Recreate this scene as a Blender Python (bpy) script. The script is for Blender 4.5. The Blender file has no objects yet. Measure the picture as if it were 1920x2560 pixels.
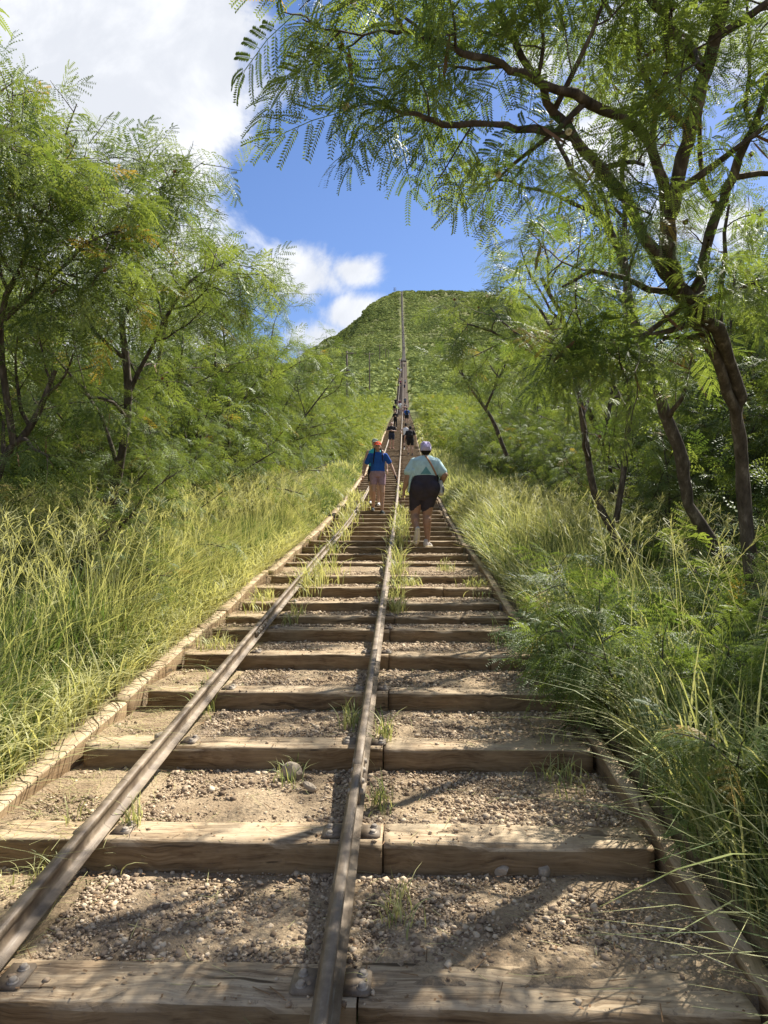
import bpy, math, random
import numpy as np
from mathutils import Vector, Matrix

C = bpy.context.scene.collection
PI = math.pi
R = math.radians

# ------------------------------------------------------------------ camera
HP = 1.45                                   # eye height above the sloping track, square to it
SL = math.tan(R(8.0))
HC = HP / math.cos(R(8.0))
F = 1717.0
PITCH, YAW = R(3.1), R(1.67)
cam_d = bpy.data.cameras.new("camera")
cam = bpy.data.objects.new("camera", cam_d)
C.objects.link(cam)
cam.location = (0, 0, HC)
cam.rotation_euler = (PI / 2 + PITCH, 0, YAW)
cam_d.sensor_fit = 'VERTICAL'
cam_d.sensor_height = 36
cam_d.sensor_width = 27
cam_d.lens = 36 * F / 2560
cam_d.clip_start = 0.05
cam_d.clip_end = 6000
bpy.context.scene.camera = cam

# ------------------------------------------------------------------ sun, sky, exposure
SUNV = Vector((0.62, 0.60, 1.08)).normalized()
sun_d = bpy.data.lights.new("sun", 'SUN')
sun_d.energy = 5.0
sun_d.angle = R(0.5)
sun_d.color = (1.0, 0.95, 0.86)
sun = bpy.data.objects.new("sun", sun_d)
C.objects.link(sun)
sun.rotation_euler = (-SUNV).to_track_quat('-Z', 'Y').to_euler()
sun.location = (20, 20, 40)

sc = bpy.context.scene
sc.view_settings.view_transform = 'Standard'
sc.view_settings.look = 'None'
sc.view_settings.exposure = 1.18
sc.view_settings.gamma = 1
sc.cycles.max_bounces = 8
sc.cycles.diffuse_bounces = 3
sc.cycles.glossy_bounces = 2
sc.cycles.transmission_bounces = 4
sc.cycles.transparent_max_bounces = 8
sc.cycles.caustics_reflective = False
sc.cycles.caustics_refractive = False
sc.cycles.use_denoising = True


class NT:
    """small helper to wire nodes"""
    def __init__(s, tree):
        s.t = tree
        s.t.nodes.clear()

    def n(s, kind, **kw):
        nd = s.t.nodes.new(kind)
        for k, v in kw.items():
            setattr(nd, k, v)
        return nd

    def l(s, a, b):
        s.t.links.new(a, b)

    def put(s, sock, v):
        if isinstance(v, bpy.types.NodeSocket):
            s.l(v, sock)
        else:
            sock.default_value = v

    def math(s, op, a, b=0.0, c=0.0, clamp=False):
        nd = s.n('ShaderNodeMath', operation=op, use_clamp=clamp)
        s.put(nd.inputs[0], a)
        s.put(nd.inputs[1], b)
        s.put(nd.inputs[2], c)
        return nd.outputs[0]

    def noise(s, vec, scale, detail=4.0, rough=0.5, dist=0.0):
        nd = s.n('ShaderNodeTexNoise')
        if vec is not None:
            s.l(vec, nd.inputs['Vector'])
        nd.inputs['Scale'].default_value = scale
        nd.inputs['Detail'].default_value = detail
        nd.inputs['Roughness'].default_value = rough
        nd.inputs['Distortion'].default_value = dist
        return nd.outputs[0]

    def ramp(s, fac, stops):
        nd = s.n('ShaderNodeValToRGB')
        s.l(fac, nd.inputs[0])
        el = nd.color_ramp.elements
        while len(el) < len(stops):
            el.new(0.5)
        for e, (p, c) in zip(el, stops):
            e.position = p
            e.color = (*c, 1) if len(c) == 3 else c
        return nd.outputs[0]

    def mixc(s, fac, a, b, mode='MIX'):
        nd = s.n('ShaderNodeMix', data_type='RGBA', blend_type=mode)
        s.put(nd.inputs['Factor'], fac)
        s.put(nd.inputs[6], a if isinstance(a, bpy.types.NodeSocket) else (*a, 1))
        s.put(nd.inputs[7], b if isinstance(b, bpy.types.NodeSocket) else (*b, 1))
        return nd.outputs[2]

    def sstep(s, v, lo, hi):
        nd = s.n('ShaderNodeMapRange', interpolation_type='SMOOTHSTEP')
        s.put(nd.inputs[0], v)
        nd.inputs[1].default_value = lo
        nd.inputs[2].default_value = hi
        nd.inputs[3].default_value = 0
        nd.inputs[4].default_value = 1
        return nd.outputs[0]

    def vmul(s, vec, k):
        nd = s.n('ShaderNodeVectorMath', operation='MULTIPLY')
        s.l(vec, nd.inputs[0])
        nd.inputs[1].default_value = k
        return nd.outputs[0]


MCAM = (Matrix.Rotation(YAW, 3, 'Z') @ Matrix.Rotation(PI / 2 + PITCH, 3, 'X'))


def pt(px, py, Z):
    """point of the place that the full-size photograph shows at (px, py), Z metres down the lens axis"""
    return Vector((0, 0, HC)) + MCAM @ Vector(((px - 960) / F * Z, (1280 - py) / F * Z, -Z))


def sky_uv(px, py):
    d = MCAM @ Vector(((px - 960) / F, (1280 - py) / F, -1))
    return d.x / d.y, d.z / d.y


world = bpy.data.worlds.new("World")
sc.world = world
world.use_nodes = True
w = NT(world.node_tree)
skyn = w.n('ShaderNodeTexSky', sky_type='NISHITA')
skyn.sun_disc = False
skyn.sun_elevation = math.asin(SUNV.z)
skyn.sun_rotation = math.atan2(SUNV.x, SUNV.y)
skyn.altitude = 50
skyn.air_density = 1.0
skyn.dust_density = 0.3
skyn.ozone_density = 2.5
tc = w.n('ShaderNodeTexCoord')
sep = w.n('ShaderNodeSeparateXYZ')
w.l(tc.outputs['Generated'], sep.inputs[0])
ysafe = w.math('MAXIMUM', sep.outputs[1], 0.05)
U = w.math('DIVIDE', sep.outputs[0], ysafe)
V = w.math('DIVIDE', sep.outputs[2], ysafe)
uv = w.n('ShaderNodeCombineXYZ')
w.l(U, uv.inputs[0])
w.l(V, uv.inputs[1])
# edge of the big bank of cloud on the left
fc = w.n('ShaderNodeFloatCurve')
pts = [(-200, 760), (60, 755), (160, 765), (230, 740), (320, 675), (420, 622), (500, 592), (545, 590), (600, 650),
       (660, 690), (730, 660), (800, 650), (880, 735), (960, 790), (1100, 800)]
vs = []
for py, px in pts:
    u_, v_ = sky_uv(px, py)
    vs.append((v_ / 1.2, (u_ + 1.0) / 2.0))
vs.sort()
cv = fc.mapping.curves[0]
cv.points[0].location = (0.0, vs[0][1])
cv.points[1].location = (1.0, vs[-1][1])
for a, b in vs:
    if 0.01 < a < 0.99:
        cv.points.new(a, b)
fc.mapping.update()
w.l(w.math('DIVIDE', V, 1.2, clamp=True), fc.inputs[1])
ub = w.math('MULTIPLY_ADD', fc.outputs[0], 2.0, -1.0)
bank = w.math('MULTIPLY', w.math('SUBTRACT', ub, U), 4.5)


def blob(px, py, rx, ry):
    u_, v_ = sky_uv(px, py)
    a = w.math('POWER', w.math('DIVIDE', w.math('SUBTRACT', U, u_), rx / F), 2)
    b = w.math('POWER', w.math('DIVIDE', w.math('SUBTRACT', V, v_), ry / F), 2)
    return w.math('SUBTRACT', 0.62, w.math('MULTIPLY', w.math('SQRT', w.math('ADD', a, b)), 0.62))


dens = bank
for bb in [(745, 690, 190, 95), (890, 675, 120, 60), (885, 790, 120, 75), (800, 850, 130, 70), (1800, 60, 420, 330),
           (1560, 330, 200, 170), (1760, 560, 190, 120), (1960, 900, 300, 200), (1350, 160, 120, 90)]:
    dens = w.math('MAXIMUM', dens, blob(*bb))
n1 = w.noise(uv.outputs[0], 5.5, 9, 0.62, 0.35)
n2 = w.noise(uv.outputs[0], 2.2, 5, 0.55)
dens = w.math('ADD', dens, w.math('MULTIPLY', w.math('SUBTRACT', n1, 0.5), 1.5))
mask_f = w.sstep(dens, 0.02, 0.42)
# elsewhere in the sky: scattered cumulus
n3 = w.noise(tc.outputs['Generated'], 2.6, 8, 0.6)
mask_b = w.sstep(n3, 0.5, 0.62)
front = w.sstep(sep.outputs[1], 0.12, 0.3)
mask = w.math('ADD', w.math('MULTIPLY', mask_f, front), w.math('MULTIPLY', mask_b, w.math('SUBTRACT', 1.0, front)))
mask = w.math('MULTIPLY', mask, w.sstep(sep.outputs[2], -0.02, 0.05))
ccol = w.mixc(w.sstep(w.math('ADD', n2, w.math('MULTIPLY', n1, 0.6)), 0.68, 0.92), (5.7, 5.9, 6.3), (7.6, 7.7, 7.9))
hs = w.n('ShaderNodeHueSaturation')
hs.inputs['Saturation'].default_value = 1.16
hs.inputs['Value'].default_value = 1.1
w.l(skyn.outputs[0], hs.inputs['Color'])
blue = w.mixc(1.0, hs.outputs[0], (1.06, 0.93, 1.0), 'MULTIPLY')
col = w.mixc(w.math('MULTIPLY', mask, 0.96), blue, ccol)
bg = w.n('ShaderNodeBackground')
bg.inputs[1].default_value = 0.066
w.l(col, bg.inputs[0])
out = w.n('ShaderNodeOutputWorld')
w.l(bg.outputs[0], out.inputs[0])


# ------------------------------------------------------------------ helpers
def tag(o, label=None, cat=None, group=None, kind=None):
    if label:
        o['label'] = label
    if cat:
        o['category'] = cat
    if group:
        o['group'] = group
    if kind:
        o['kind'] = kind
    return o


def link(name, data, parent=None, loc=None):
    o = bpy.data.objects.new(name, data)
    C.objects.link(o)
    if parent is not None:
        o.parent = parent
    if loc is not None:
        o.location = loc
    return o


def mesh_np(name, V_, faces, mat=None, tint=None, smooth=False, mats=None, mat_idx=None):
    """faces: list of (M,k) int arrays"""
    me = bpy.data.meshes.new(name)
    V_ = np.asarray(V_, dtype=np.float32).reshape(-1, 3)
    faces = [np.asarray(f, dtype=np.int32) for f in faces if len(f)]
    loops = np.concatenate([f.ravel() for f in faces])
    tot = np.concatenate([np.full(len(f), f.shape[1], dtype=np.int32) for f in faces])
    start = np.concatenate([[0], np.cumsum(tot)[:-1]]).astype(np.int32)
    me.vertices.add(len(V_))
    me.vertices.foreach_set('co', V_.ravel())
    me.loops.add(len(loops))
    me.loops.foreach_set('vertex_index', loops)
    me.polygons.add(len(tot))
    me.polygons.foreach_set('loop_start', start)
    me.polygons.foreach_set('loop_total', tot)
    if smooth:
        me.polygons.foreach_set('use_smooth', np.ones(len(tot), dtype=bool))
    if tint is not None:
        a = me.attributes.new('tint', 'FLOAT', 'POINT')
        a.data.foreach_set('value', np.asarray(tint, dtype=np.float32).ravel())
    if mats:
        for m in mats:
            me.materials.append(m)
        me.polygons.foreach_set('material_index', np.asarray(mat_idx, dtype=np.int32))
    elif mat:
        me.materials.append(mat)
    me.update()
    me.validate(verbose=False)
    return me


def vnoise(x, y, seed=0):
    """smooth value noise, vectorised"""
    x = np.asarray(x, float)
    y = np.asarray(y, float)
    xi = np.floor(x).astype(np.int64)
    yi = np.floor(y).astype(np.int64)
    fx = x - xi
    fy = y - yi
    fx = fx * fx * (3 - 2 * fx)
    fy = fy * fy * (3 - 2 * fy)

    def h(a, b):
        n = (a * 374761393 + b * 668265263 + seed * 974711) & 0x7fffffff
        n = ((n ^ (n >> 13)) * 1274126177) & 0x7fffffff
        return ((n ^ (n >> 16)) & 0xffff) / 65535.0
    return (h(xi, yi) * (1 - fx) + h(xi + 1, yi) * fx) * (1 - fy) + (h(xi, yi + 1) * (1 - fx) + h(xi + 1, yi + 1) * fx) * fy


def fbm(x, y, octv=4, seed=0):
    s, a, t = 0, 1.0, 0
    for k in range(octv):
        s = s + a * (vnoise(x * 2 ** k, y * 2 ** k, seed + k) - 0.5)
        t += a
        a *= 0.5
    return s / t * 2


# ------------------------------------------------------------------ lie of the land
tab = [(-10, None), (0, None), (8, None), (16, None), (45, 1121), (73, 1059), (124, 1027), (160, 990), (215, 940), (260, 905),
       (450, 890), (720, 800), (1000, 733)]
ky, kz = [], []
for Zc, py in tab:
    if py is None:
        ky.append(Zc)
        kz.append(Zc * SL)
    else:
        q = pt(1005, py, Zc)
        ky.append(q.y)
        kz.append(q.z)
ky += [1040, 1100, 1300, 1800]
kz += [kz[-1] + 1, kz[-1] - 12, kz[-1] - 110, kz[-1] - 300]
ky = np.array(ky)
kz = np.array(kz)
dd = np.diff(kz) / np.diff(ky)
km = np.concatenate([[dd[0]], (dd[:-1] + dd[1:]) / 2, [dd[-1]]])
km[:3] = SL
YT = np.linspace(-10, 1800, 18101)
idx = np.clip(np.searchsorted(ky, YT) - 1, 0, len(ky) - 2)
h_ = ky[idx + 1] - ky[idx]
t_ = (YT - ky[idx]) / h_
PT = (kz[idx] * (2 * t_**3 - 3 * t_**2 + 1) + km[idx] * h_ * (t_**3 - 2 * t_**2 + t_)
      + kz[idx + 1] * (-2 * t_**3 + 3 * t_**2) + km[idx + 1] * h_ * (t_**3 - t_**2))


def P(y):
    return np.interp(y, YT, PT)


dLx = [0, 5, 24, 34, 44, 51, 53, 62, 70, 92, 115, 128, 200, 400, 700]
dLz = [0, 0, 4.7, 9.9, 15.7, 24.5, 32.6, 41, 50, 68, 82.7, 90, 150, 300, 440]
dRx = [0, 5, 47, 64, 82, 105, 160, 250, 400, 700]
dRz = [0, 0, 1, 2.3, 5, 6, 20, 70, 180, 400]


def ground(x, y):
    x = np.asarray(x, float)
    y = np.asarray(y, float)
    s = np.clip((y - 250) / 750, 0, 1)
    drop = np.where(x < 0, np.interp(-x, dLx, dLz), np.interp(x, dRx, dRz)) * s
    lat = np.clip(np.abs(x) - 2.2, 0, None)
    far = np.clip((y - 60) / 300, 0, 1)
    a = np.clip(lat / 6, 0, 1)
    bump = a * (0.12 + 0.0 * y) * fbm(x / 1.7, y / 1.7, 3, 5) + np.clip(lat / 30, 0, 1) * far * (
        4.5 * fbm(x / 55 + 3, y / 85, 3, 9) + 1.2 * fbm(x / 14, y / 17, 2, 21))
    # little gullies running down the big face
    g = np.abs(fbm(x / 26 + 0.35 * fbm(x / 40, y / 90, 2, 3), y / 240, 3, 31))
    bump = bump - far * s * np.clip(lat / 12, 0, 1) * 3.4 * np.clip(0.28 - g, 0, 1) / 0.28
    verge = 0.05 * np.clip((np.abs(x + 0.35) - 1.35) / 0.6, 0, 1) * (y < 300)
    return P(y) - drop + bump + verge


# steps: front edge of each tie
tie_y = [1.02]
for py in (2523, 2110, 1871, 1732, 1637, 1575, 1542, 1507, 1469, 1439, 1406, 1384, 1364):
    d_ = MCAM @ Vector((0.02, (1280 - py) / F, -1))
    tie_y.append(HC / (SL * d_.y - d_.z) * d_.y)
while tie_y[-1] < 262:
    tie_y.append(tie_y[-1] + 0.77)
tie_y = np.array(tie_y)
tie_z = P(tie_y)
TW = 0.2


def bed_z(x, y):
    """trodden gravel between the ties"""
    k = np.clip(np.searchsorted(tie_y + TW * 0.5, y) - 1, 0, len(tie_y) - 2)
    y0, y1, z0, z1 = tie_y[k], tie_y[k + 1], tie_z[k], tie_z[k + 1]
    ris = np.minimum(z1 - z0, 0.105)
    t = np.clip((y - y0 - TW) / np.maximum(y1 - y0 - TW, 0.01), 0, 1)
    za = z0 - 0.004
    zb = z1 - ris
    return za + (zb - za) * t - 0.006 * t ** 4


# ------------------------------------------------------------------ materials
def material(name):
    m = bpy.data.materials.new(name)
    m.use_nodes = True
    return m, NT(m.node_tree)


def finish(nt, bsdf, bump_h=None, strength=0.3, dist=0.01):
    o = nt.n('ShaderNodeOutputMaterial')
    if bump_h is not None:
        b = nt.n('ShaderNodeBump')
        b.inputs['Strength'].default_value = strength
        b.inputs['Distance'].default_value = dist
        nt.l(bump_h, b.inputs['Height'])
        nt.l(b.outputs[0], bsdf.inputs['Normal'])
    nt.l(bsdf.outputs[0], o.inputs[0])


def prin(nt, col, rough=0.8, metal=0.0, spec=0.3):
    b = nt.n('ShaderNodeBsdfPrincipled')
    nt.put(b.inputs['Base Color'], col if isinstance(col, bpy.types.NodeSocket) else (*col, 1))
    nt.put(b.inputs['Roughness'], rough)
    nt.put(b.inputs['Metallic'], metal)
    b.inputs['Specular IOR Level'].default_value = spec
    return b


def leaf_material(name, dark, light, trans=0.35, tcol=None, rough=0.55):
    m, nt = material(name)
    at = nt.n('ShaderNodeAttribute', attribute_name='tint')
    c = nt.ramp(at.outputs['Fac'], [(0.0, dark), (0.8, light), (0.965, tuple(v * 1.15 for v in light)), (1.0, (0.38, 0.27, 0.08))])
    b = prin(nt, c, rough, 0, 0.35 if rough < 0.9 else 0.0)
    tr = nt.n('ShaderNodeBsdfTranslucent')
    c2 = nt.mixc(1.0, c, tcol or (1.4, 1.32, 0.55), 'MULTIPLY')
    nt.l(c2, tr.inputs[0])
    mx = nt.n('ShaderNodeMixShader')
    mx.inputs[0].default_value = trans
    nt.l(b.outputs[0], mx.inputs[1])
    nt.l(tr.outputs[0], mx.inputs[2])
    o = nt.n('ShaderNodeOutputMaterial')
    nt.l(mx.outputs[0], o.inputs[0])
    return m


M = {}
M['leaf'] = leaf_material('leaf', (0.075, 0.125, 0.038), (0.25, 0.31, 0.105), 0.36, rough=0.5)
M['leaf_near'] = leaf_material('leaf_near', (0.07, 0.12, 0.036), (0.22, 0.285, 0.09), 0.47, rough=0.5)
M['leaf_far'] = leaf_material('leaf_far', (0.11, 0.16, 0.04), (0.28, 0.32, 0.09), 0.3, rough=0.7)
M['scrub'] = leaf_material('scrub', (0.12, 0.16, 0.05), (0.38, 0.42, 0.15), 0.08, rough=1.0)
M['grass'] = leaf_material('grass', (0.11, 0.165, 0.048), (0.48, 0.47, 0.225), 0.4, (1.25, 1.22, 0.75))
M['grass_green'] = leaf_material('grass_green', (0.06, 0.11, 0.02), (0.25, 0.27, 0.07), 0.35, (1.3, 1.35, 0.5))


def bark():
    m, nt = material('bark')
    tc = nt.n('ShaderNodeTexCoord')
    v = nt.vmul(tc.outputs['Object'], (14, 14, 5))
    n = nt.noise(v, 1.6, 6, 0.65)
    c = nt.ramp(n, [(0.3, (0.035, 0.027, 0.02)), (0.55, (0.1, 0.08, 0.062)), (0.75, (0.27, 0.23, 0.185))])
    b = prin(nt, c, 0.9, 0, 0.2)
    finish(nt, b, n, 0.6, 0.01)
    return m


M['bark'] = bark()


def wood_mat(name, c0, c1, c2, scale=1.0, dust=0.5):
    m, nt = material(name)
    tc = nt.n('ShaderNodeTexCoord')
    oi = nt.n('ShaderNodeObjectInfo')
    add = nt.n('ShaderNodeVectorMath', operation='ADD')
    nt.l(tc.outputs['Object'], add.inputs[0])
    k = nt.math('MULTIPLY', oi.outputs['Random'], 37.0)
    cb = nt.n('ShaderNodeCombineXYZ')
    nt.l(k, cb.inputs[0])
    nt.l(k, cb.inputs[1])
    nt.l(cb.outputs[0], add.inputs[1])
    warp = nt.n('ShaderNodeTexNoise')
    nt.l(add.outputs[0], warp.inputs['Vector'])
    warp.inputs['Scale'].default_value = 3.2
    warp.inputs['Detail'].default_value = 2
    wv = nt.n('ShaderNodeVectorMath', operation='MULTIPLY_ADD')
    nt.l(warp.outputs['Color'], wv.inputs[0])
    wv.inputs[1].default_value = (0.0, 0.09, 0.09)
    nt.l(add.outputs[0], wv.inputs[2])
    v = nt.vmul(wv.outputs[0], (2.2 * scale, 46 * scale, 46 * scale))
    g = nt.noise(v, 1.0, 5, 0.6)
    v2 = nt.vmul(wv.outputs[0], (5, 170, 170))
    g2 = nt.noise(v2, 1.0, 3, 0.6)
    gg = nt.math('ADD', nt.math('MULTIPLY', g, 0.62), nt.math('MULTIPLY', g2, 0.38))
    c = nt.ramp(gg, [(0.36, c0), (0.5, c1), (0.64, c2)])
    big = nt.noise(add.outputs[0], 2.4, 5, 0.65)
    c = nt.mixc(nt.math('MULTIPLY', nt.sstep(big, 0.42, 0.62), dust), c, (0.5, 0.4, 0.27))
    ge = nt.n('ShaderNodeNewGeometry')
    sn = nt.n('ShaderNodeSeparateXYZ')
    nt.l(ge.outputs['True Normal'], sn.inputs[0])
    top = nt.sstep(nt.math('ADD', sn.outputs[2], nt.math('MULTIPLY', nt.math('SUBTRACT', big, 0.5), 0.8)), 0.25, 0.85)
    side = nt.mixc(1.0, c, (0.52, 0.46, 0.38), 'MULTIPLY')  # riser shade put into the colour: side faces darker than the dusty tops
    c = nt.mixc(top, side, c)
    crk = nt.noise(nt.vmul(wv.outputs[0], (0.9, 28, 28)), 1.0, 2, 0.5)
    c = nt.mixc(nt.math('MULTIPLY', nt.sstep(crk, 0.66, 0.7), 0.8), c, (0.05, 0.035, 0.02))
    grit = nt.noise(add.outputs[0], 60, 3, 0.7)
    c = nt.mixc(nt.math('MULTIPLY', nt.sstep(grit, 0.58, 0.68), 0.5), c, (0.15, 0.11, 0.075))
    b = prin(nt, c, 0.88, 0, 0.2)
    finish(nt, b, gg, 0.55, 0.006)
    return m


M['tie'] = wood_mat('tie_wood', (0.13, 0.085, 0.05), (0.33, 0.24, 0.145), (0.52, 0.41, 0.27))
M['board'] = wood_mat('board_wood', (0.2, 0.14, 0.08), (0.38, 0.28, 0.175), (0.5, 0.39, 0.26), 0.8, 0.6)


def rail_mat():
    m, nt = material('rusty_steel')
    tc = nt.n('ShaderNodeTexCoord')
    n = nt.noise(tc.outputs['Object'], 9, 6, 0.65)
    v = nt.vmul(tc.outputs['Object'], (160, 4, 60))
    n2 = nt.noise(v, 1.0, 4, 0.6)
    c = nt.ramp(n, [(0.3, (0.09, 0.06, 0.038)), (0.5, (0.18, 0.135, 0.09)), (0.7, (0.32, 0.25, 0.175))])
    c = nt.mixc(nt.math('MULTIPLY', nt.sstep(n2, 0.55, 0.75), 0.5), c, (0.32, 0.285, 0.23))
    rg = nt.math('MULTIPLY_ADD', n, 0.35, 0.42)
    b = prin(nt, c, rg, 0.1, 0.45)
    finish(nt, b, nt.math('ADD', n, nt.math('MULTIPLY', n2, 0.3)), 0.25, 0.004)
    return m


M['rail'] = rail_mat()


def simple(name, col, rough=0.75, metal=0.0, var=0.25, scale=8.0, bump=0.15, spec=0.3):
    m, nt = material(name)
    tc = nt.n('ShaderNodeTexCoord')
    n = nt.noise(tc.outputs['Object'], scale, 5, 0.6)
    c = nt.ramp(n, [(0.3, tuple(v * (1 - var) for v in col)), (0.7, tuple(min(1, v * (1 + var)) for v in col))])
    b = prin(nt, c, rough, metal, spec)
    finish(nt, b, n, bump, 0.01)
    return m


M['steel'] = simple('galvanised_steel', (0.33, 0.28, 0.22), 0.62, 0.0, 0.25, 30)
M['stone'] = simple('stone', (0.33, 0.27, 0.2), 0.9, 0, 0.3, 25, 0.5)


def gravel_mat():
    m, nt = material('gravel_stone')
    at = nt.n('ShaderNodeAttribute', attribute_name='tint')
    c = nt.ramp(at.outputs['Fac'], [(0.0, (0.15, 0.105, 0.068)), (0.35, (0.29, 0.215, 0.145)), (0.75, (0.44, 0.34, 0.23)), (1.0, (0.58, 0.47, 0.33))])
    tc = nt.n('ShaderNodeTexCoord')
    n = nt.noise(tc.outputs['Object'], 150, 3, 0.6)
    b = prin(nt, c, 0.92, 0, 0.15)
    finish(nt, b, n, 0.3, 0.003)
    return m


M['gravel'] = gravel_mat()
M['litter'] = simple('litter', (0.2, 0.12, 0.06), 0.85)


def dirt_mat(name, ca, cb_, cc, sc_=1.0):
    m, nt = material(name)
    tc = nt.n('ShaderNodeTexCoord')
    o = tc.outputs['Object']
    n1 = nt.noise(o, 3.0 * sc_, 6, 0.65)
    n2 = nt.noise(o, 75 * sc_, 5, 0.75)
    vo = nt.n('ShaderNodeTexVoronoi')
    vo.inputs['Scale'].default_value = 65 * sc_
    nt.l(o, vo.inputs['Vector'])
    c = nt.ramp(n1, [(0.34, ca), (0.52, cb_), (0.68, cc)])
    c = nt.mixc(nt.math('MULTIPLY', nt.sstep(n2, 0.42, 0.62), 0.65), c, tuple(v * 0.5 for v in cb_))
    if name == 'dusty_soil':        # the high, heavily trodden stretch is darker dirt
        sp = nt.n('ShaderNodeSeparateXYZ')
        nt.l(o, sp.inputs[0])
        c = nt.mixc(nt.math('MULTIPLY', nt.sstep(sp.outputs[1], 35, 110), 0.8), c, (0.13, 0.1, 0.075))
    h = nt.math('ADD', n2, nt.math('MULTIPLY', vo.outputs['Distance'], 0.6))
    b = prin(nt, c, 0.95, 0, 0.12)
    finish(nt, b, h, 0.8, 0.012)
    return m


M['dirt'] = dirt_mat('dusty_soil', (0.24, 0.17, 0.105), (0.38, 0.285, 0.18), (0.5, 0.39, 0.255))
M['track_dirt'] = dirt_mat('dark_track_dirt', (0.02, 0.017, 0.013), (0.035, 0.029, 0.022), (0.07, 0.058, 0.045), 0.2)
M['soil'] = dirt_mat('soil', (0.12, 0.085, 0.045), (0.2, 0.15, 0.08), (0.3, 0.24, 0.12), 0.6)


def hill_mat():
    m, nt = material('hillside_ground')
    tc = nt.n('ShaderNodeTexCoord')
    o = tc.outputs['Object']
    n1 = nt.noise(o, 0.03, 6, 0.65)
    n2 = nt.noise(o, 0.5, 5, 0.7)
    c = nt.ramp(n1, [(0.35, (0.1, 0.11, 0.03)), (0.55, (0.17, 0.17, 0.055)), (0.68, (0.24, 0.2, 0.09))])
    c = nt.mixc(nt.sstep(n2, 0.4, 0.65), c, (0.07, 0.09, 0.022))
    # the nearest ground is soil
    sp = nt.n('ShaderNodeSeparateXYZ')
    nt.l(o, sp.inputs[0])
    n4 = nt.noise(o, 9, 5, 0.7)
    near = nt.ramp(n4, [(0.35, (0.11, 0.08, 0.045)), (0.6, (0.22, 0.17, 0.09)), (0.75, (0.32, 0.26, 0.13))])
    c = nt.mixc(nt.sstep(sp.outputs[1], 30, 60), near, c)
    b = prin(nt, c, 0.95, 0, 0.1)
    finish(nt, b, nt.math('ADD', n2, n4), 0.6, 0.05)
    return m


M['hill'] = hill_mat()

# ------------------------------------------------------------------ terrain sheet
ys = [-8.0]
while ys[-1] < 1750:
    ys.append(ys[-1] + max(0.22, 0.011 * abs(ys[-1])))
ys = np.array(ys)
s_ = np.linspace(-1, 1, 261)
xs = np.sign(s_) * (np.abs(s_) * 14 + (np.abs(s_) ** 4) * 640)
for e in (-1.74, -1.70, 1.02, 1.06):
    xs = np.append(xs, e)
xs = np.unique(np.round(xs, 4))
X, Y = np.meshgrid(xs, ys)
Zg = ground(X, Y)
cut = (X > -1.73) & (X < 1.05) & (Y < 262)
Zg = np.where(cut, Zg - 0.35, Zg)
ny, nx = X.shape
ii = np.arange(ny * nx).reshape(ny, nx)
q = np.stack([ii[:-1, :-1], ii[:-1, 1:], ii[1:, 1:], ii[1:, :-1]], -1).reshape(-1, 4)
tag(link('ground', mesh_np('ground', np.stack([X, Y, Zg], -1), [q], M['hill'], smooth=True)), kind='structure')

# trodden bed of the steps
yy = [0.3]
while yy[-1] < 9:
    yy.append(yy[-1] + 0.022)
yl = list(yy)
for k in range(len(tie_y) - 1):
    if tie_y[k] + 0.1 > yl[-1]:
        a, b = tie_y[k], tie_y[k + 1]
        yl += [a + 0.105, a + TW, (a + TW + b) / 2, b - 0.06, b + 0.095]
yl = np.array(yl)
xb = np.linspace(-1.70, 1.02, 96)
X, Y = np.meshgrid(xb, yl)
Zb = bed_z(X, Y)
nearf = np.clip((14 - Y) / 6, 0, 1)
Zb = Zb + nearf * (0.010 * fbm(X / 0.22, Y / 0.16, 3, 2) + 0.006 * fbm(X / 0.04, Y / 0.04, 2, 8))
Zb = Zb - 0.012 * nearf * np.clip((np.abs(fbm(X / 0.5, Y / 0.4, 2, 4)) - 0.1), 0, 1)
ny, nx = X.shape
ii = np.arange(ny * nx).reshape(ny, nx)
q = np.stack([ii[:-1, :-1], ii[:-1, 1:], ii[1:, 1:], ii[1:, :-1]], -1).reshape(-1, 4)
tag(link('path', mesh_np('path', np.stack([X, Y, Zb], -1), [q], M['dirt'], smooth=True)), kind='structure')
# the same path cut straight up the far face
yy = np.arange(258, 1006, 3.0)
xo = -3.0 * np.clip((yy - 500) / 500, 0, 1)
row = []
for dx, dz in ((-1.1, -0.1), (-0.8, 0.35), (0.8, 0.35), (1.1, -0.1)):
    row.append(np.stack([xo + dx, yy, np.maximum(ground(xo + dx, yy), P(yy)) + dz + 0.12], -1))
Vp = np.stack(row, 1)
ii = np.arange(len(yy) * 4).reshape(-1, 4)
q = np.stack([ii[:-1, :-1], ii[:-1, 1:], ii[1:, 1:], ii[1:, :-1]], -1).reshape(-1, 4)
tag(link('upper_path', mesh_np('upper_path', Vp, [q], M['track_dirt'])), kind='structure')

# ------------------------------------------------------------------ ties, boards, rails
M['tie_far'] = simple('dark_timber', (0.13, 0.1, 0.075), 0.9)
rs = np.random.RandomState(7)


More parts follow.
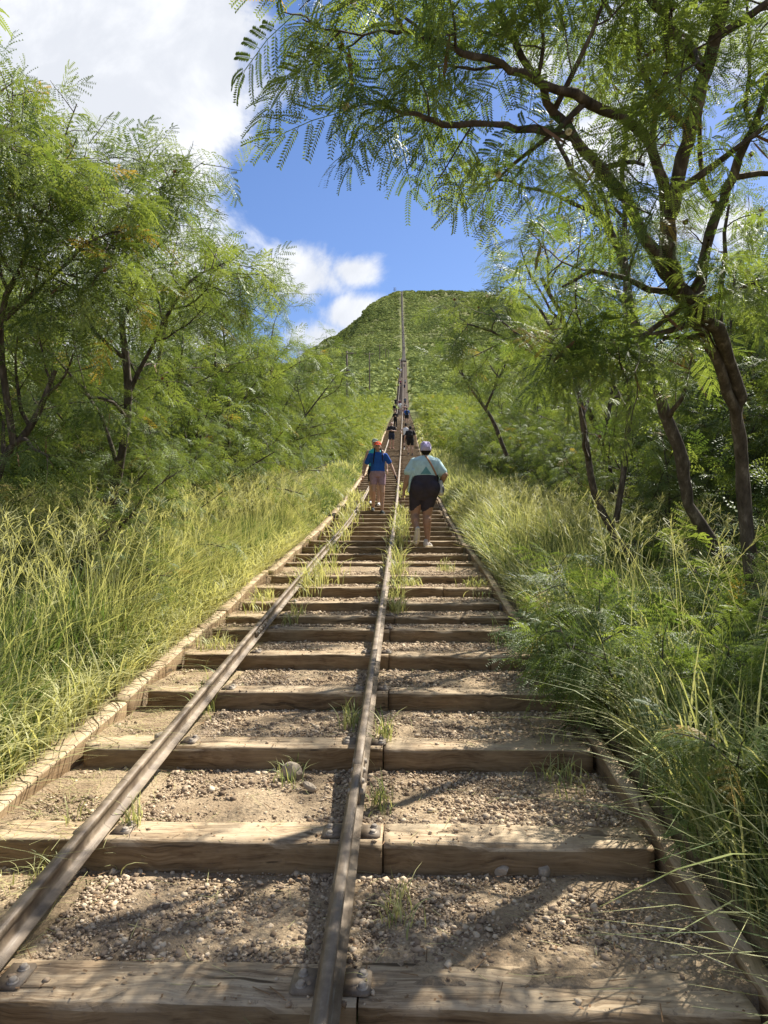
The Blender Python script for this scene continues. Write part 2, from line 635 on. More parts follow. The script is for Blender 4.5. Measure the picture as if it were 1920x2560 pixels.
def beam(name, x0, x1, prof, mat, seed, step=0.04, rough=0.004, chip=0.0, parent=None, loc=(0, 0, 0), skew=0.0):
    """sweep a profile of (y, z, chips?) along x with weathering"""
    n = max(2, int((x1 - x0) / step) + 1)
    x = np.linspace(x0, x1, n)
    pr = np.array([(a[0], a[1]) for a in prof])
    ch = np.array([a[2] for a in prof])
    k = len(pr)
    X = np.repeat(x[:, None], k, 1)
    Yv = np.repeat(pr[None, :, 0], n, 0).copy()
    Zv = np.repeat(pr[None, :, 1], n, 0).copy()
    j = np.arange(k)[None, :]
    Yv += rough * fbm(X / 0.25, j * 0.7 + seed * 3.1, 3, seed)
    Zv += rough * fbm(X / 0.3, j * 0.6 + seed * 1.7 + 50, 3, seed + 5)
    c = np.clip(fbm(X / 0.16, np.zeros_like(X) + seed, 4, seed + 11) + 0.15, 0, 1) * chip
    Yv += ch[None, :] * c
    Zv -= ch[None, :] * c * 0.8
    Yv += skew * (X - (x0 + x1) / 2)
    V_ = np.stack([X, Yv, Zv], -1).reshape(-1, 3)
    ii = np.arange(n * k).reshape(n, k)
    nx_ = np.roll(ii, -1, 1)
    q = np.stack([ii[:-1], nx_[:-1], nx_[1:], ii[1:]], -1).reshape(-1, 4)
    caps = [np.array([ii[0][::-1]]), np.array([ii[-1]])]
    me = mesh_np(name, V_, [q[:, ::-1]] + [c_[:, ::-1] for c_ in caps], mat)
    return link(name, me, parent, loc)


TIE_PROF = [(0.0, -0.19, 0), (0.0, -0.13, 0), (0.0, -0.07, 0), (0.001, -0.022, 0.35), (0.005, -0.005, 1.0), (0.02, 0.0, 0.25), (0.06, 0.001, 0), (0.1, 0.0, 0),
            (0.14, 0.001, 0), (0.188, 0.0, 0), (0.198, -0.008, 0), (0.2, -0.05, 0), (0.2, -0.19, 0)]
XL, XC, XR = -1.166, -0.203, 0.93
XLE = -1.60
rnames = ["lowest one, at the photo's bottom edge", "second from the bottom", "third from the bottom",
          "fourth from the bottom", "fifth from the bottom", "sixth from the bottom",
          "seventh from the bottom", "eighth from the bottom", "ninth from the bottom",
          "tenth from the bottom", "eleventh from the bottom",
          "twelfth from the bottom"]


def hexbolt(name, loc, parent, r=0.0125, h=0.012):
    a = np.arange(6) * PI / 3 + 0.3
    V_ = []
    for rr, z in ((r, 0), (r, h * 0.7), (r * 0.8, h), (r * 0.3, h * 1.05)):
        V_ += [(rr * math.cos(t), rr * math.sin(t), z) for t in a]
    V_.append((0, 0, h * 1.06))
    f = [[i + 6 * k, (i + 1) % 6 + 6 * k, (i + 1) % 6 + 6 * k + 6, i + 6 * k + 6] for k in range(3) for i in range(6)]
    t = [[18 + i, 18 + (i + 1) % 6, 24] for i in range(6)]
    # washer
    n0 = len(V_)
    b = np.arange(12) * PI / 6
    for rr, z in ((r * 1.25, -0.001), (r * 1.25, 0.003), (r * 0.9, 0.0032)):
        V_ += [(rr * math.cos(t_), rr * math.sin(t_), z) for t_ in b]
    f += [[n0 + i + 12 * k, n0 + (i + 1) % 12 + 12 * k, n0 + (i + 1) % 12 + 12 * k + 12, n0 + i + 12 * k + 12] for k in range(2) for i in range(12)]
    if 'bolt' not in M:
        M['bolt'] = mesh_np(name, V_, [f, t], M['steel'])
    return link(name, M['bolt'], parent, loc)


def tie_plate(parent, x, y, side, s):
    """steel plate under the rail foot with two lag bolts"""
    rr = np.random.RandomState(s)
    w_, d_, t_ = 0.075, 0.11, 0.008
    x0 = x + side * 0.036
    x1 = x0 + side * w_
    pts_ = [(x0, -d_ / 2), (x1 - side * 0.01, -d_ / 2), (x1, -d_ / 2 + 0.01), (x1, d_ / 2 - 0.01), (x1 - side * 0.01, d_ / 2), (x0, d_ / 2)]
    V_ = [(a, b, 0) for a, b in pts_] + [(a, b, t_) for a, b in pts_]
    f = [[i, (i + 1) % 6, (i + 1) % 6 + 6, i + 6] for i in range(6)]
    pl = link('tie_plate', mesh_np('tie_plate', V_, [f, [list(range(6, 12))]], M['rail']), parent, (0, y + 0.1, 0.001))
    for dy in (-0.029, 0.029):
        hexbolt('bolt', (x0 + side * (0.045 + 0.008 * rr.rand()), dy + 0.004 * rr.randn(), t_), pl)


def new_empty(name, loc):
    return link(name, None, None, loc)


NT_NEAR = 9
tie_var = []
for k in range(1, 13):                      # the first dozen, each its own timber
    y, z = tie_y[k], tie_z[k]
    t = new_empty('railway_tie', (0, 0, 0))
    t.location = (0, y, z)
    x1 = XC + 0.02 + 0.05 * rs.rand()
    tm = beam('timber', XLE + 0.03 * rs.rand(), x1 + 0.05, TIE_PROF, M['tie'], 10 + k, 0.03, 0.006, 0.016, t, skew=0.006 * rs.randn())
    if k <= NT_NEAR:
        tie_plate(t, XL, 0, 1, k)
        if k < 5:
            tie_plate(t, XL, 0, -1, k + 40)
        tie_plate(t, XC, 0, -1, k + 20)
    tag(t, "weathered timber tie left of the middle rail, " + rnames[k - 1], 'railway tie', 'timber ties under the two rails')
    s = new_empty('step_timber', (0, y, z))
    if k in (5, 7, 9, 11):
        xj = {5: 0.62, 7: 0.5, 9: 0.42, 11: 0.35}[k]
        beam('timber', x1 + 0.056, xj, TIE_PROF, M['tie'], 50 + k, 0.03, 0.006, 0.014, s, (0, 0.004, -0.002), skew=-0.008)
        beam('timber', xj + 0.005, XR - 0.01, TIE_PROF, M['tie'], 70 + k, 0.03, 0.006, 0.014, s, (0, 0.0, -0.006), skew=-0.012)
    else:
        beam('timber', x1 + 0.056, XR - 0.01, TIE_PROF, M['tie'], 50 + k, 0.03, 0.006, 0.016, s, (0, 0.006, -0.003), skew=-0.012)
    if k <= NT_NEAR:
        tie_plate(s, XC, 0, 1, k + 60)
    tag(s, "timber step right of the middle rail" + (" in two butted pieces, " if k in (5, 7, 9, 11) else ", ") + rnames[k - 1],
        'timber step', 'timber steps right of the middle rail')

FAR_PROF = [(0.0, -0.19, 0), (0.0, -0.09, 0), (0.003, -0.01, 0.5), (0.02, 0.0, 0.3), (0.1, 0.001, 0), (0.19, 0.0, 0), (0.2, -0.05, 0), (0.2, -0.19, 0)]
src_t, src_s = [], []
for v in range(5):
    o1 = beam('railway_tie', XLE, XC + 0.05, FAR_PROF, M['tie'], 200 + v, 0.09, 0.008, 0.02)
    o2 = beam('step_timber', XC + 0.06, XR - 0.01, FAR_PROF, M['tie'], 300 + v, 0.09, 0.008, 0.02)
    src_t.append(o1)
    src_s.append(o2)
rest_t = []
for k in range(13, len(tie_y)):
    v = k % 5
    y, z = tie_y[k], tie_z[k]
    if k >= 13 + 125:
        rest_t.append((y, z))
        continue
    first = k < 18
    a = src_t[v] if first else src_t[v].copy()
    b = src_s[v] if first else src_s[v].copy()
    if not first:
        C.objects.link(a)
        C.objects.link(b)
    a.location = (0.02 * rs.randn(), y, z)
    b.location = (0.008 * rs.randn(), y + 0.006 * rs.randn(), z - 0.004 * rs.rand())
    a.rotation_euler = (0.02 * rs.randn(), 0, 0.008 * rs.randn())
    b.rotation_euler = (0.02 * rs.randn(), 0.003 * rs.randn(), 0.008 * rs.randn())
    tag(a, "distant timber tie left of the middle rail, higher up than the nearest dozen", 'railway tie', 'timber ties under the two rails, beyond the nearest dozen')
    tag(b, "distant timber step right of the middle rail, higher up than the nearest dozen", 'timber step', 'timber steps right of the middle rail, beyond the nearest dozen')
bx = []
for y, z in rest_t:
    for i in (0, 1):
        for dy, dz in ((0, -0.2), (0, 0), (0.2, 0), (0.2, -0.2)):
            bx.append(((XLE, XR)[i], y + dy, z + dz))
n = len(rest_t)
ii = np.arange(n * 8).reshape(n, 8)
q = np.concatenate([ii[:, [0, 4, 5, 1]], ii[:, [1, 5, 6, 2]], ii[:, [2, 6, 7, 3]], ii[:, [0, 1, 2, 3]], ii[:, [4, 7, 6, 5]]])
tag(link('timber_steps', mesh_np('timber_steps', bx, [q], M['tie_far'])), "far run of small timber steps climbing to the foot of the steep face", 'timber steps', kind='stuff')

# the lumber edging along both sides
RB = np.random.RandomState(3)


def edging(y0, y1, xa, xb, w_, up, label, seed, grp):
    n = max(2, int((y1 - y0) / 0.12))
    y = np.linspace(y0, y1, n)
    t = (y - y0) / (y1 - y0)
    x = xa + (xb - xa) * t + 0.015 * fbm(y / 1.3, np.zeros(n) + seed, 2, seed)
    zt = P(y) + up + 0.012 * fbm(y / 0.9, np.zeros(n) + 3 * seed, 3, seed)
    prof = [(-w_ / 2, -0.22), (-w_ / 2, -0.008), (-w_ / 2 + 0.008, 0), (0, 0.001), (w_ / 2 - 0.008, 0), (w_ / 2, -0.008), (w_ / 2, -0.22)]
    k = len(prof)
    V_ = np.zeros((n, k, 3))
    for j, (a, b) in enumerate(prof):
        V_[:, j, 0] = x + a + 0.004 * fbm(y / 0.2, np.zeros(n) + j, 2, seed)
        V_[:, j, 1] = y
        V_[:, j, 2] = zt + b
    # local frame with the grain along x: build in a turned frame
    L = V_.reshape(-1, 3).copy()
    o = np.array([x[0], y[0], zt[0]])
    L -= o
    L2 = np.stack([L[:, 1], -L[:, 0], L[:, 2]], -1)
    ii = np.arange(n * k).reshape(n, k)
    nx_ = np.roll(ii, -1, 1)
    q = np.stack([ii[:-1], nx_[:-1], nx_[1:], ii[1:]], -1).reshape(-1, 4)
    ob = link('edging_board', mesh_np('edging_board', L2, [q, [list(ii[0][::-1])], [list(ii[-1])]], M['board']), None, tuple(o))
    ob.rotation_euler = (0, 0, PI / 2)
    tag(ob, label, 'edging board', grp)


spots = ['lowest piece', 'second piece up', 'third piece up', 'fourth piece up', 'fifth piece up', 'sixth piece up']
y = 0.4
k = 0
while y < 60:
    L = [1.9, 1.75, 2.3, 2.1, 2.4, 2.4][k] if k < 6 else 3.2
    j0, j1 = 0.02 * RB.randn(2)
    lab = ("pale plank edging the left side of the steps, " + spots[k]) if k < 6 else "distant pale plank edging the left side of the steps, beyond the sixth piece"
    edging(y, y + L - 0.01, -1.685 + j0, -1.685 + j1, 0.1, 0.006 + 0.008 * RB.randn(), lab, 5 + k, 'planks edging the left side' if k < 6 else 'planks edging the left side, beyond the sixth')
    y += L
    k += 1
y = 0.4
k = 0
while y < 60:
    L = [1.7, 1.9, 2.3, 2.4, 2.4, 2.4][k] if k < 6 else 3.2
    j0, j1 = 0.015 * RB.randn(2)
    lab = ("pale plank edging the right side of the steps, " + spots[k]) if k < 6 else "distant pale plank edging the right side of the steps, beyond the sixth piece"
    edging(y, y + L - 0.012, 0.995 + j0, 0.995 + j1, 0.07, -0.004 + 0.006 * RB.randn(), lab, 45 + k, 'planks edging the right side' if k < 6 else 'planks edging the right side, beyond the sixth')
    y += L
    k += 1


# rails: foot, web, head profile swept uphill
def rail_piece(name, x, y0, y1, parent, dx=0.0, dz=0.0):
    prof = [(-0.038, 0), (-0.038, 0.005), (-0.012, 0.013), (-0.0055, 0.02), (-0.0055, 0.056), (-0.017, 0.063), (-0.0185, 0.079), (-0.0155, 0.0845),
            (0, 0.086), (0.0155, 0.0845), (0.0185, 0.079), (0.017, 0.063), (0.0055, 0.056), (0.0055, 0.02), (0.012, 0.013), (0.038, 0.005), (0.038, 0)]
    ys_ = [y0]
    while ys_[-1] < y1:
        ys_.append(min(y1, ys_[-1] + max(0.25, 0.03 * ys_[-1])))
    ys_ = np.array(ys_)
    n, k = len(ys_), len(prof)
    V_ = np.zeros((n, k, 3))
    zz = P(ys_) + 0.012 + dz
    for j, (a, b) in enumerate(prof):
        V_[:, j] = np.stack([x + a + dx + 0.004 * fbm(ys_ / 2.5, ys_ * 0, 2, 9), ys_, zz + b], -1)
    ii = np.arange(n * k).reshape(n, k)
    nx_ = np.roll(ii, -1, 1)
    q = np.stack([ii[:-1], nx_[:-1], nx_[1:], ii[1:]], -1).reshape(-1, 4)
    return link(name, mesh_np(name, V_, [q, [list(ii[0])[::-1]], [list(ii[-1])]], M['rail']), parent)


def fishplate(x, y, side, parent):
    z = float(P(y))
    s = SL
    V_ = []
    for dy in (-0.2, 0.2):
        for a, b in ((0.007, 0.018), (0.022, 0.014), (0.02, 0.058), (0.007, 0.06)):
            V_.append((x + side * a, y + dy, z + 0.012 + b + dy * s))
    f = [[0, 1, 5, 4], [1, 2, 6, 5], [2, 3, 7, 6], [0, 3, 2, 1], [4, 5, 6, 7]]
    fp = link('joint_plate', mesh_np('joint_plate', V_, [f], M['rail']), parent)
    for dy in (-0.14, -0.05, 0.05, 0.14):
        b_ = hexbolt('bolt', (x + side * 0.02, y + dy, z + 0.012 + 0.038 + dy * s), fp, 0.012, 0.014)
        b_.rotation_euler = (0, side * PI / 2, 0)


for nm, x, cuts, lab in (
        ('rail', XL, [-0.5, 5.55, 12.2, 18.5, 30, 60, 130, 262], "rusty brown rail left of the middle one, crossing the lower left corner"),
        ('rail', XC, [-0.5, 3.05, 9.3, 18, 30, 60, 130, 262], "rusty brown middle rail running straight up the steps to the hill")):
    root = new_empty(nm, (x, 0, 0))
    inv = Matrix.Translation((x, 0, 0)).inverted()
    for i in range(len(cuts) - 1):
        o = rail_piece('rail_length', x, cuts[i] + 0.006, cuts[i + 1], root, 0.002 * rs.randn(), 0.002 * rs.rand())
        o.matrix_parent_inverse = inv
    for c in cuts[1:3]:
        for sd in (-1, 1):
            n0 = len(root.children)
            fishplate(x, c, sd, root)
    for ch in root.children:
        ch.matrix_parent_inverse = inv
    tag(root, lab, 'rail', 'the two rails')

# ------------------------------------------------------------------ gravel and rocks
ph = (1 + 5 ** 0.5) / 2
ICO = np.array([(-1, ph, 0), (1, ph, 0), (-1, -ph, 0), (1, -ph, 0), (0, -1, ph), (0, 1, ph), (0, -1, -ph), (0, 1, -ph), (ph, 0, -1), (ph, 0, 1), (-ph, 0, -1), (-ph, 0, 1)]) / 1.9
ICF = np.array([(0, 11, 5), (0, 5, 1), (0, 1, 7), (0, 7, 10), (0, 10, 11), (1, 5, 9), (5, 11, 4), (11, 10, 2), (10, 7, 6), (7, 1, 8),
                (3, 9, 4), (3, 4, 2), (3, 2, 6), (3, 6, 8), (3, 8, 9), (4, 9, 5), (2, 4, 11), (6, 2, 10), (8, 6, 7), (9, 8, 1)])


def rand_rot(r, n):
    q = r.randn(n, 4)
    q /= np.linalg.norm(q, axis=1)[:, None]
    a, b, c, d = q.T
    return np.stack([np.stack([1 - 2 * (c * c + d * d), 2 * (b * c - a * d), 2 * (b * d + a * c)], -1),
                     np.stack([2 * (b * c + a * d), 1 - 2 * (b * b + d * d), 2 * (c * d - a * b)], -1),
                     np.stack([2 * (b * d - a * c), 2 * (c * d + a * b), 1 - 2 * (b * b + c * c)], -1)], 1)


def stones(r, x, y, z, size):
    n = len(x)
    sh = 1 + 0.28 * r.randn(n, 12, 1)
    V_ = ICO[None] * np.clip(sh, 0.55, 1.5)
    V_ *= (0.55 + 0.65 * r.rand(n, 1, 3))
    V_ = np.einsum('nij,nkj->nki', rand_rot(r, n), V_)
    V_[:, :, 2] *= 0.75
    V_ *= size[:, None, None] * 0.5
    V_ += np.stack([x, y, z + size * 0.12], -1)[:, None]
    f = ICF[None] + (np.arange(n) * 12)[:, None, None]
    return V_.reshape(-1, 3), f.reshape(-1, 3), np.repeat(r.rand(n), 12)


r = np.random.RandomState(11)
N = 420000
x = r.uniform(-1.6, 0.93, N)
y = 1.0 + 9.5 * r.rand(N) ** 1.3
dn = 0.5 + 0.9 * fbm(x / 0.35, y / 0.25, 3, 77)
kk = np.clip(np.searchsorted(tie_y, y) - 1, 0, len(tie_y) - 1)
ph_ = (y - tie_y[kk] - TW) / 0.57
dn += 0.35 * np.clip(ph_ - 0.55, 0, 1) - 0.3 * (np.abs(x + 1.4) < 0.2) + 0.3 * (np.abs(x - XC) < 0.16) + 0.25 * (np.abs(x - XL - 0.1) < 0.1)
dn = np.where(ph_ < 0, np.where(dn > 0.7, 0.03, 0.004) + 0.02 * (np.abs(x - XC) < 0.1), dn)
dn = np.where(np.abs(x + 0.68) < 0.3, dn * 0.55, dn)
keep = r.rand(N) < dn
keep &= (np.abs(x - XC) > 0.035) & (np.abs(x - XL) > 0.035)
x, y, ph_ = x[keep], y[keep], ph_[keep]
sz = 0.0042 + 0.0078 * r.rand(len(x)) ** 1.8 + 0.022 * (r.rand(len(x)) ** 14)
sz *= 1 + 0.045 * y
kk = np.clip(np.searchsorted(tie_y, y) - 1, 0, len(tie_y) - 1)
z = np.where(ph_ < 0, tie_z[kk], bed_z(x, y) - 0.002)
Vg, fg, tg = stones(r, x, y, z, sz)
tag(link('gravel', mesh_np('gravel', Vg, [fg], M['gravel'], tg)), "loose grey-brown gravel lying on the bare earth between the steps", 'gravel', kind='stuff')


def rock(px, py, size, label, seed, flat=0.8):
    """one larger rock, found by where the track surface meets the sight line"""
    d = (pt(px, py, 1) - Vector((0, 0, HC)))
    t = 0.5
    while t < 40:
        p = Vector((0, 0, HC)) + d * t
        if p.z < bed_z(np.array([p.x]), np.array([p.y]))[0]:
            break
        t += 0.01
    rr = np.random.RandomState(seed)
    import bmesh
    bm = bmesh.new()
    bmesh.ops.create_icosphere(bm, subdivisions=3, radius=0.5)
    fr = rand_rot(rr, 9)[:, 2]
    off = 0.3 + 0.16 * rr.rand(9)
    for v in bm.verts:
        c = np.array(v.co)
        for nrm, o_ in zip(fr, off):
            dd_ = c @ nrm - o_
            if dd_ > 0:
                c = c - nrm * dd_
        c += 0.012 * rr.randn(3)
        v.co = Vector(c * np.array([1.1, 0.85, flat])) * size
    me = bpy.data.meshes.new('rock')
    bm.to_mesh(me)
    bm.free()
    me.materials.append(M['stone'])
    o = link('rock', me, None, (p.x, p.y, float(bed_z(np.array([p.x]), np.array([p.y]))[0]) + size * 0.22))
    o.rotation_euler = (0.2 * rr.randn(), 0.2 * rr.randn(), rr.rand() * 6)
    tag(o, label, 'rock')


rock(730, 1945, 0.10, "pointed tan rock half buried between the rails, under the third tie up", 1, 1.1)
rock(775, 1975, 0.07, "flat tan stone just right of the pointed rock between the rails", 2, 0.6)
rock(405, 1900, 0.09, "blocky rock beside the left rail, under the third tie up", 3, 0.9)
rock(1355, 2185, 0.075, "brown angular rock in front of the second right-hand step", 4, 0.9)
rock(1255, 2190, 0.06, "squat rock left of the brown one in front of the second right-hand step", 5, 0.7)
rock(1508, 2180, 0.05, "grey rounded rock right of the brown one in front of the second right-hand step", 6, 0.8)
rock(1232, 1775, 0.07, "pale square rock on the gravel under the fourth right-hand step", 7, 0.6)

# ------------------------------------------------------------------ foliage
def frond(npair, m, llen, lwid, kind, seed, droop=0.22):
    """feathery twice-divided leaf of unit length along +y; returns verts, faces"""
    rr = np.random.RandomState(seed)
    V_, Fc = [], []

    def addv(p):
        V_.append(p)
        return len(V_) - 1

    def rz(y):
        return -droop * y * y
    # midrib
    w_ = 0.007
    a = [addv(np.array((s * w_, y, rz(y)))) for y in (0, 0.5, 1.0) for s in (-1, 1)]
    if kind != 'low':
        Fc += [(a[0], a[1], a[3], a[2]), (a[2], a[3], a[5], a[4])]
    for i in range(npair):
        y0 = 0.16 + 0.84 * i / max(1, npair - 1)
        for s in (-1, 1):
            ang = R(62 - 34 * (y0 - 0.16)) + 0.12 * rr.randn()
            if i == npair - 1:
                ang = R(24)
            pl = (0.5 - 0.16 * abs(y0 - 0.5)) * (1 + 0.1 * rr.randn())
            d = np.array((s * math.sin(ang), math.cos(ang), -0.12 + 0.12 * rr.randn()))
            o = np.array((0, y0, rz(y0)))
            side = np.array((-d[1] * 1.0, d[0], 0.1 * rr.randn() + s * 0.25 * rr.rand()))
            side /= np.linalg.norm(side)
            dr = 0.28 + 0.25 * rr.rand()

            def pp(t):
                return o + d * pl * t + np.array((0, 0, -dr * pl * t * t))
            if kind == 'low':
                w2 = 0.042
                b = [addv(pp(0.05)), addv(pp(0.45) + side * w2), addv(pp(1.0)), addv(pp(0.45) - side * w2)]
                Fc.append(tuple(b))
                continue
            if kind != 'low':
                hw = side * 0.0035
                c0, c1, c2 = pp(0.0), pp(0.5), pp(1.0)
                b = [addv(c0 - hw), addv(c0 + hw), addv(c1 + hw), addv(c1 - hw), addv(c2 + hw * 0.5), addv(c2 - hw * 0.5)]
                Fc += [(b[0], b[1], b[2], b[3]), (b[3], b[2], b[4], b[5])]
            for j in range(m):
                t = 0.1 + 0.9 * (j + 0.5) / m
                c = pp(t)
                k = llen * (1 - 0.45 * abs(t - 0.45) ** 1.5)
                for q in (-1, 1):
                    ld = side * q * 0.88 + d * 0.46 + np.array((0, 0, -0.12 + 0.1 * rr.randn()))
                    ld /= np.linalg.norm(ld)
                    ax = d * lwid
                    if kind == 'hi':
                        b = [addv(c), addv(c + ld * k * 0.45 + ax), addv(c + ld * k), addv(c + ld * k * 0.5 - ax)]
                        Fc.append(tuple(b))
                    else:
                        b = [addv(c - ax), addv(c + ax * 1.3), addv(c + ld * k), addv(c + ld * k * 0.9 - ax * 0.8)]
                        Fc.append(tuple(b))
    return np.array(V_), np.array(Fc)


FR = {
    'hi': [frond(6, 14, 0.066, 0.0145, 'hi', s) for s in range(3)],
    'mid': [frond(6, 7, 0.066, 0.016, 'mid', s + 10) for s in range(3)],
    'lowmid': [frond(6, 4, 0.068, 0.026, 'mid', s + 15) for s in range(3)],
    'low': [frond(6, 0, 0, 0, 'low', s + 20) for s in range(3)],
}


def unit(v):
    return v / np.maximum(np.linalg.norm(v, axis=-1, keepdims=True), 1e-9)


def leaves_mesh(name, pos, dirs, size, lod, mat, rr, tint0=0.0, tint1=0.78):
    pos = np.asarray(pos, float)
    n = len(pos)
    yv = unit(np.asarray(dirs, float))
    up = np.tile(np.array([[0, 0, 1.0]]), (n, 1)) + 0.38 * rr.randn(n, 3)
    xv = unit(np.cross(yv, up))
    zv = np.cross(xv, yv)
    Rm = np.stack([xv, yv, zv], -1) * np.asarray(size)[:, None, None]
    var = rr.randint(0, 3, n)
    tt = tint0 + (tint1 - tint0) * rr.rand(n)
    tt = np.where(rr.rand(n) < 0.012, 1.0, tt)
    Vs, Fs, Ts = [], [], []
    off = 0
    for v in range(3):
        TV, TF = FR[lod][v]
        s = np.where(var == v)[0]
        if not len(s):
            continue
        W_ = np.einsum('nij,kj->nki', Rm[s], TV) + pos[s][:, None]
        Vs.append(W_.reshape(-1, 3))
        Fs.append((TF[None] + (off + np.arange(len(s)) * len(TV))[:, None, None]).reshape(-1, 4))
        Ts.append(np.repeat(tt[s], len(TV)))
        off += len(s) * len(TV)
    return mesh_np(name, np.concatenate(Vs), [np.concatenate(Fs)], mat, np.concatenate(Ts))


class Tree:
    def __init__(s, seed):
        s.r = np.random.RandomState(seed)
        s.tubes = []
        s.lp, s.ld, s.ls = [], [], []
        s.tips = []

    def branch(s, p, d, L, r0, r1, nseg, up=0.1, wob=0.16):
        p = np.array(p, float)
        d = unit(np.array(d, float))
        P_ = [p.copy()]
        for i in range(nseg):
            d = unit(d + wob * s.r.randn(3) + np.array((0, 0, up)))
            p = p + d * L / nseg
            P_.append(p.copy())
        P_ = np.array(P_)
        Rr = np.linspace(r0, r1, nseg + 1)
        s.tubes.append((P_, Rr, 7 if r0 > 0.03 else 5 if r0 > 0.012 else 3))
        return P_, Rr

    def twig(s, p, d, L, nl, ll):
        """a leafy twig"""
        P_, Rr = s.branch(p, d, L, 0.0045, 0.0018, 4, -0.02, 0.14)
        s.leafy(P_, nl, ll)

    def leafy(s, P_, nl, ll, t0=0.12):
        n = len(P_) - 1
        for i in range(nl):
            t = t0 + (1 - t0) * (i + 0.6 * s.r.rand()) / nl
            k = min(n - 1, int(t * n))
            f = t * n - k
            c = P_[k] * (1 - f) + P_[k + 1] * f
            dd_ = unit(P_[k + 1] - P_[k])
            sd = s.r.randn(3)
            sd[2] *= 0.35
            sd = unit(sd - dd_ * (sd @ dd_))
            if t > 0.93:
                sd *= 0.2
            s.lp.append(c)
            s.ld.append(unit(dd_ * 0.55 + sd * 1.0 + np.array((0, 0, -0.12 - 0.25 * s.r.rand()))))
            s.ls.append(ll * (0.75 + 0.5 * s.r.rand()))
        s.tips.append(P_[-1])

    def kids(s, P_, Rr, n, L, lev, t0=0.3, spread=0.9, up=0.12, nl=7, ll=0.2, bias=None, sub=0):
        """side branches along a path"""
        m = len(P_) - 1
        az = s.r.rand() * 6.28
        for i in range(n):
            t = t0 + (1 - t0) * (i + 0.5 * s.r.rand() + 0.3) / n
            t = min(t, 0.995)
            k = min(m - 1, int(t * m))
            f = t * m - k
            c = P_[k] * (1 - f) + P_[k + 1] * f
            rad = Rr[k] * (1 - f) + Rr[k + 1] * f
            dd_ = unit(P_[k + 1] - P_[k])
            az += 2.4 + 0.5 * s.r.randn()
            u_ = unit(np.cross(dd_, [0.3, 0.2, 1.0]))
            v_ = np.cross(dd_, u_)
            sd = u_ * math.cos(az) + v_ * math.sin(az)
            if bias is not None:
                sd = sd + np.array(bias)
            nd = unit(dd_ * (1 - 0.45 * spread) + sd * spread + np.array((0, 0, up)))
            Lk = L * (1.15 - 0.5 * t) * (0.75 + 0.5 * s.r.rand())
            if lev <= 0:
                s.twig(c, nd, Lk, nl, ll)
            else:
                r0 = min(rad * 0.7, 0.006 + 0.012 * lev + 0.004 * Lk)
                Q_, Rq = s.branch(c, nd, Lk, r0, max(0.003, r0 * 0.35), 5, 0.05, 0.17)
                s.kids(Q_, Rq, sub or max(3, int(n * 0.8)), Lk * 0.55, lev - 1, 0.18, spread, up * 0.6, nl, ll)
                s.leafy(Q_[len(Q_) // 2:], max(3, nl // 2), ll)

    def path(s, pts_, radii, sub=3):
        """a traced limb: smooth polyline"""
        pts_ = np.array([tuple(p) for p in pts_], float)
        n = len(pts_)
        T_ = np.linspace(0, n - 1, (n - 1) * sub + 1)
        out_ = []
        tg = np.gradient(pts_, axis=0)
        for t in T_:
            k = min(n - 2, int(t))
            f = t - k
            out_.append(pts_[k] * (2 * f**3 - 3 * f**2 + 1) + tg[k] * (f**3 - 2 * f**2 + f) + pts_[k + 1] * (-2 * f**3 + 3 * f**2) + tg[k + 1] * (f**3 - f**2))
        out_ = np.array(out_)
        out_[1:-1] += 0.006 * s.r.randn(len(out_) - 2, 3)
        Rr = np.interp(T_, np.arange(n), radii) * (1 + 0.06 * s.r.randn(len(T_)))
        s.tubes.append((out_, Rr, 9))
        return out_, Rr

    def wood(s, name, mat):
        Vs, Fs, off = [], [], 0
        for P_, Rr, sd in s.tubes:
            P_ = np.asarray(P_)
            n = len(P_)
            tg = unit(np.gradient(P_, axis=0))
            a = unit(np.cross(tg, np.array([0.31, 0.2, 0.93])))
            b = np.cross(tg, a)
            th = np.arange(sd) * 2 * PI / sd
            ring = P_[:, None] + Rr[:, None, None] * (a[:, None] * np.cos(th)[None, :, None] + b[:, None] * np.sin(th)[None, :, None])
            Vs.append(ring.reshape(-1, 3))
            ii = np.arange(n * sd).reshape(n, sd) + off
            nx_ = np.roll(ii, -1, 1)
            Fs.append(np.stack([ii[:-1], nx_[:-1], nx_[1:], ii[1:]], -1).reshape(-1, 4))
            off += n * sd
        return mesh_np(name, np.concatenate(Vs), [np.concatenate(Fs)], mat, smooth=True)


def generic_tree(seed, height=4.6, spread=1.7, nstem=3, lod='mid', dens=1.0, ll=0.2):
    t = Tree(seed)
    for i in range(nstem):
        az = i * 2 * PI / nstem + 0.6 * t.r.randn()
        lean = 0.28 + 0.22 * t.r.rand()
        d = (math.cos(az) * lean, math.sin(az) * lean, 1)
        L = height * (0.72 + 0.2 * t.r.rand())
        P_, Rr = t.branch((0.06 * math.cos(az), 0.06 * math.sin(az), -0.2), d, L, 0.032 + 0.012 * t.r.rand(), 0.01, 9, 0.04, 0.1)
        t.kids(P_, Rr, int(8 * dens), spread * 0.8, 1, 0.16, 0.95, 0.1, int(6 * dens) + 1, ll)
    return t


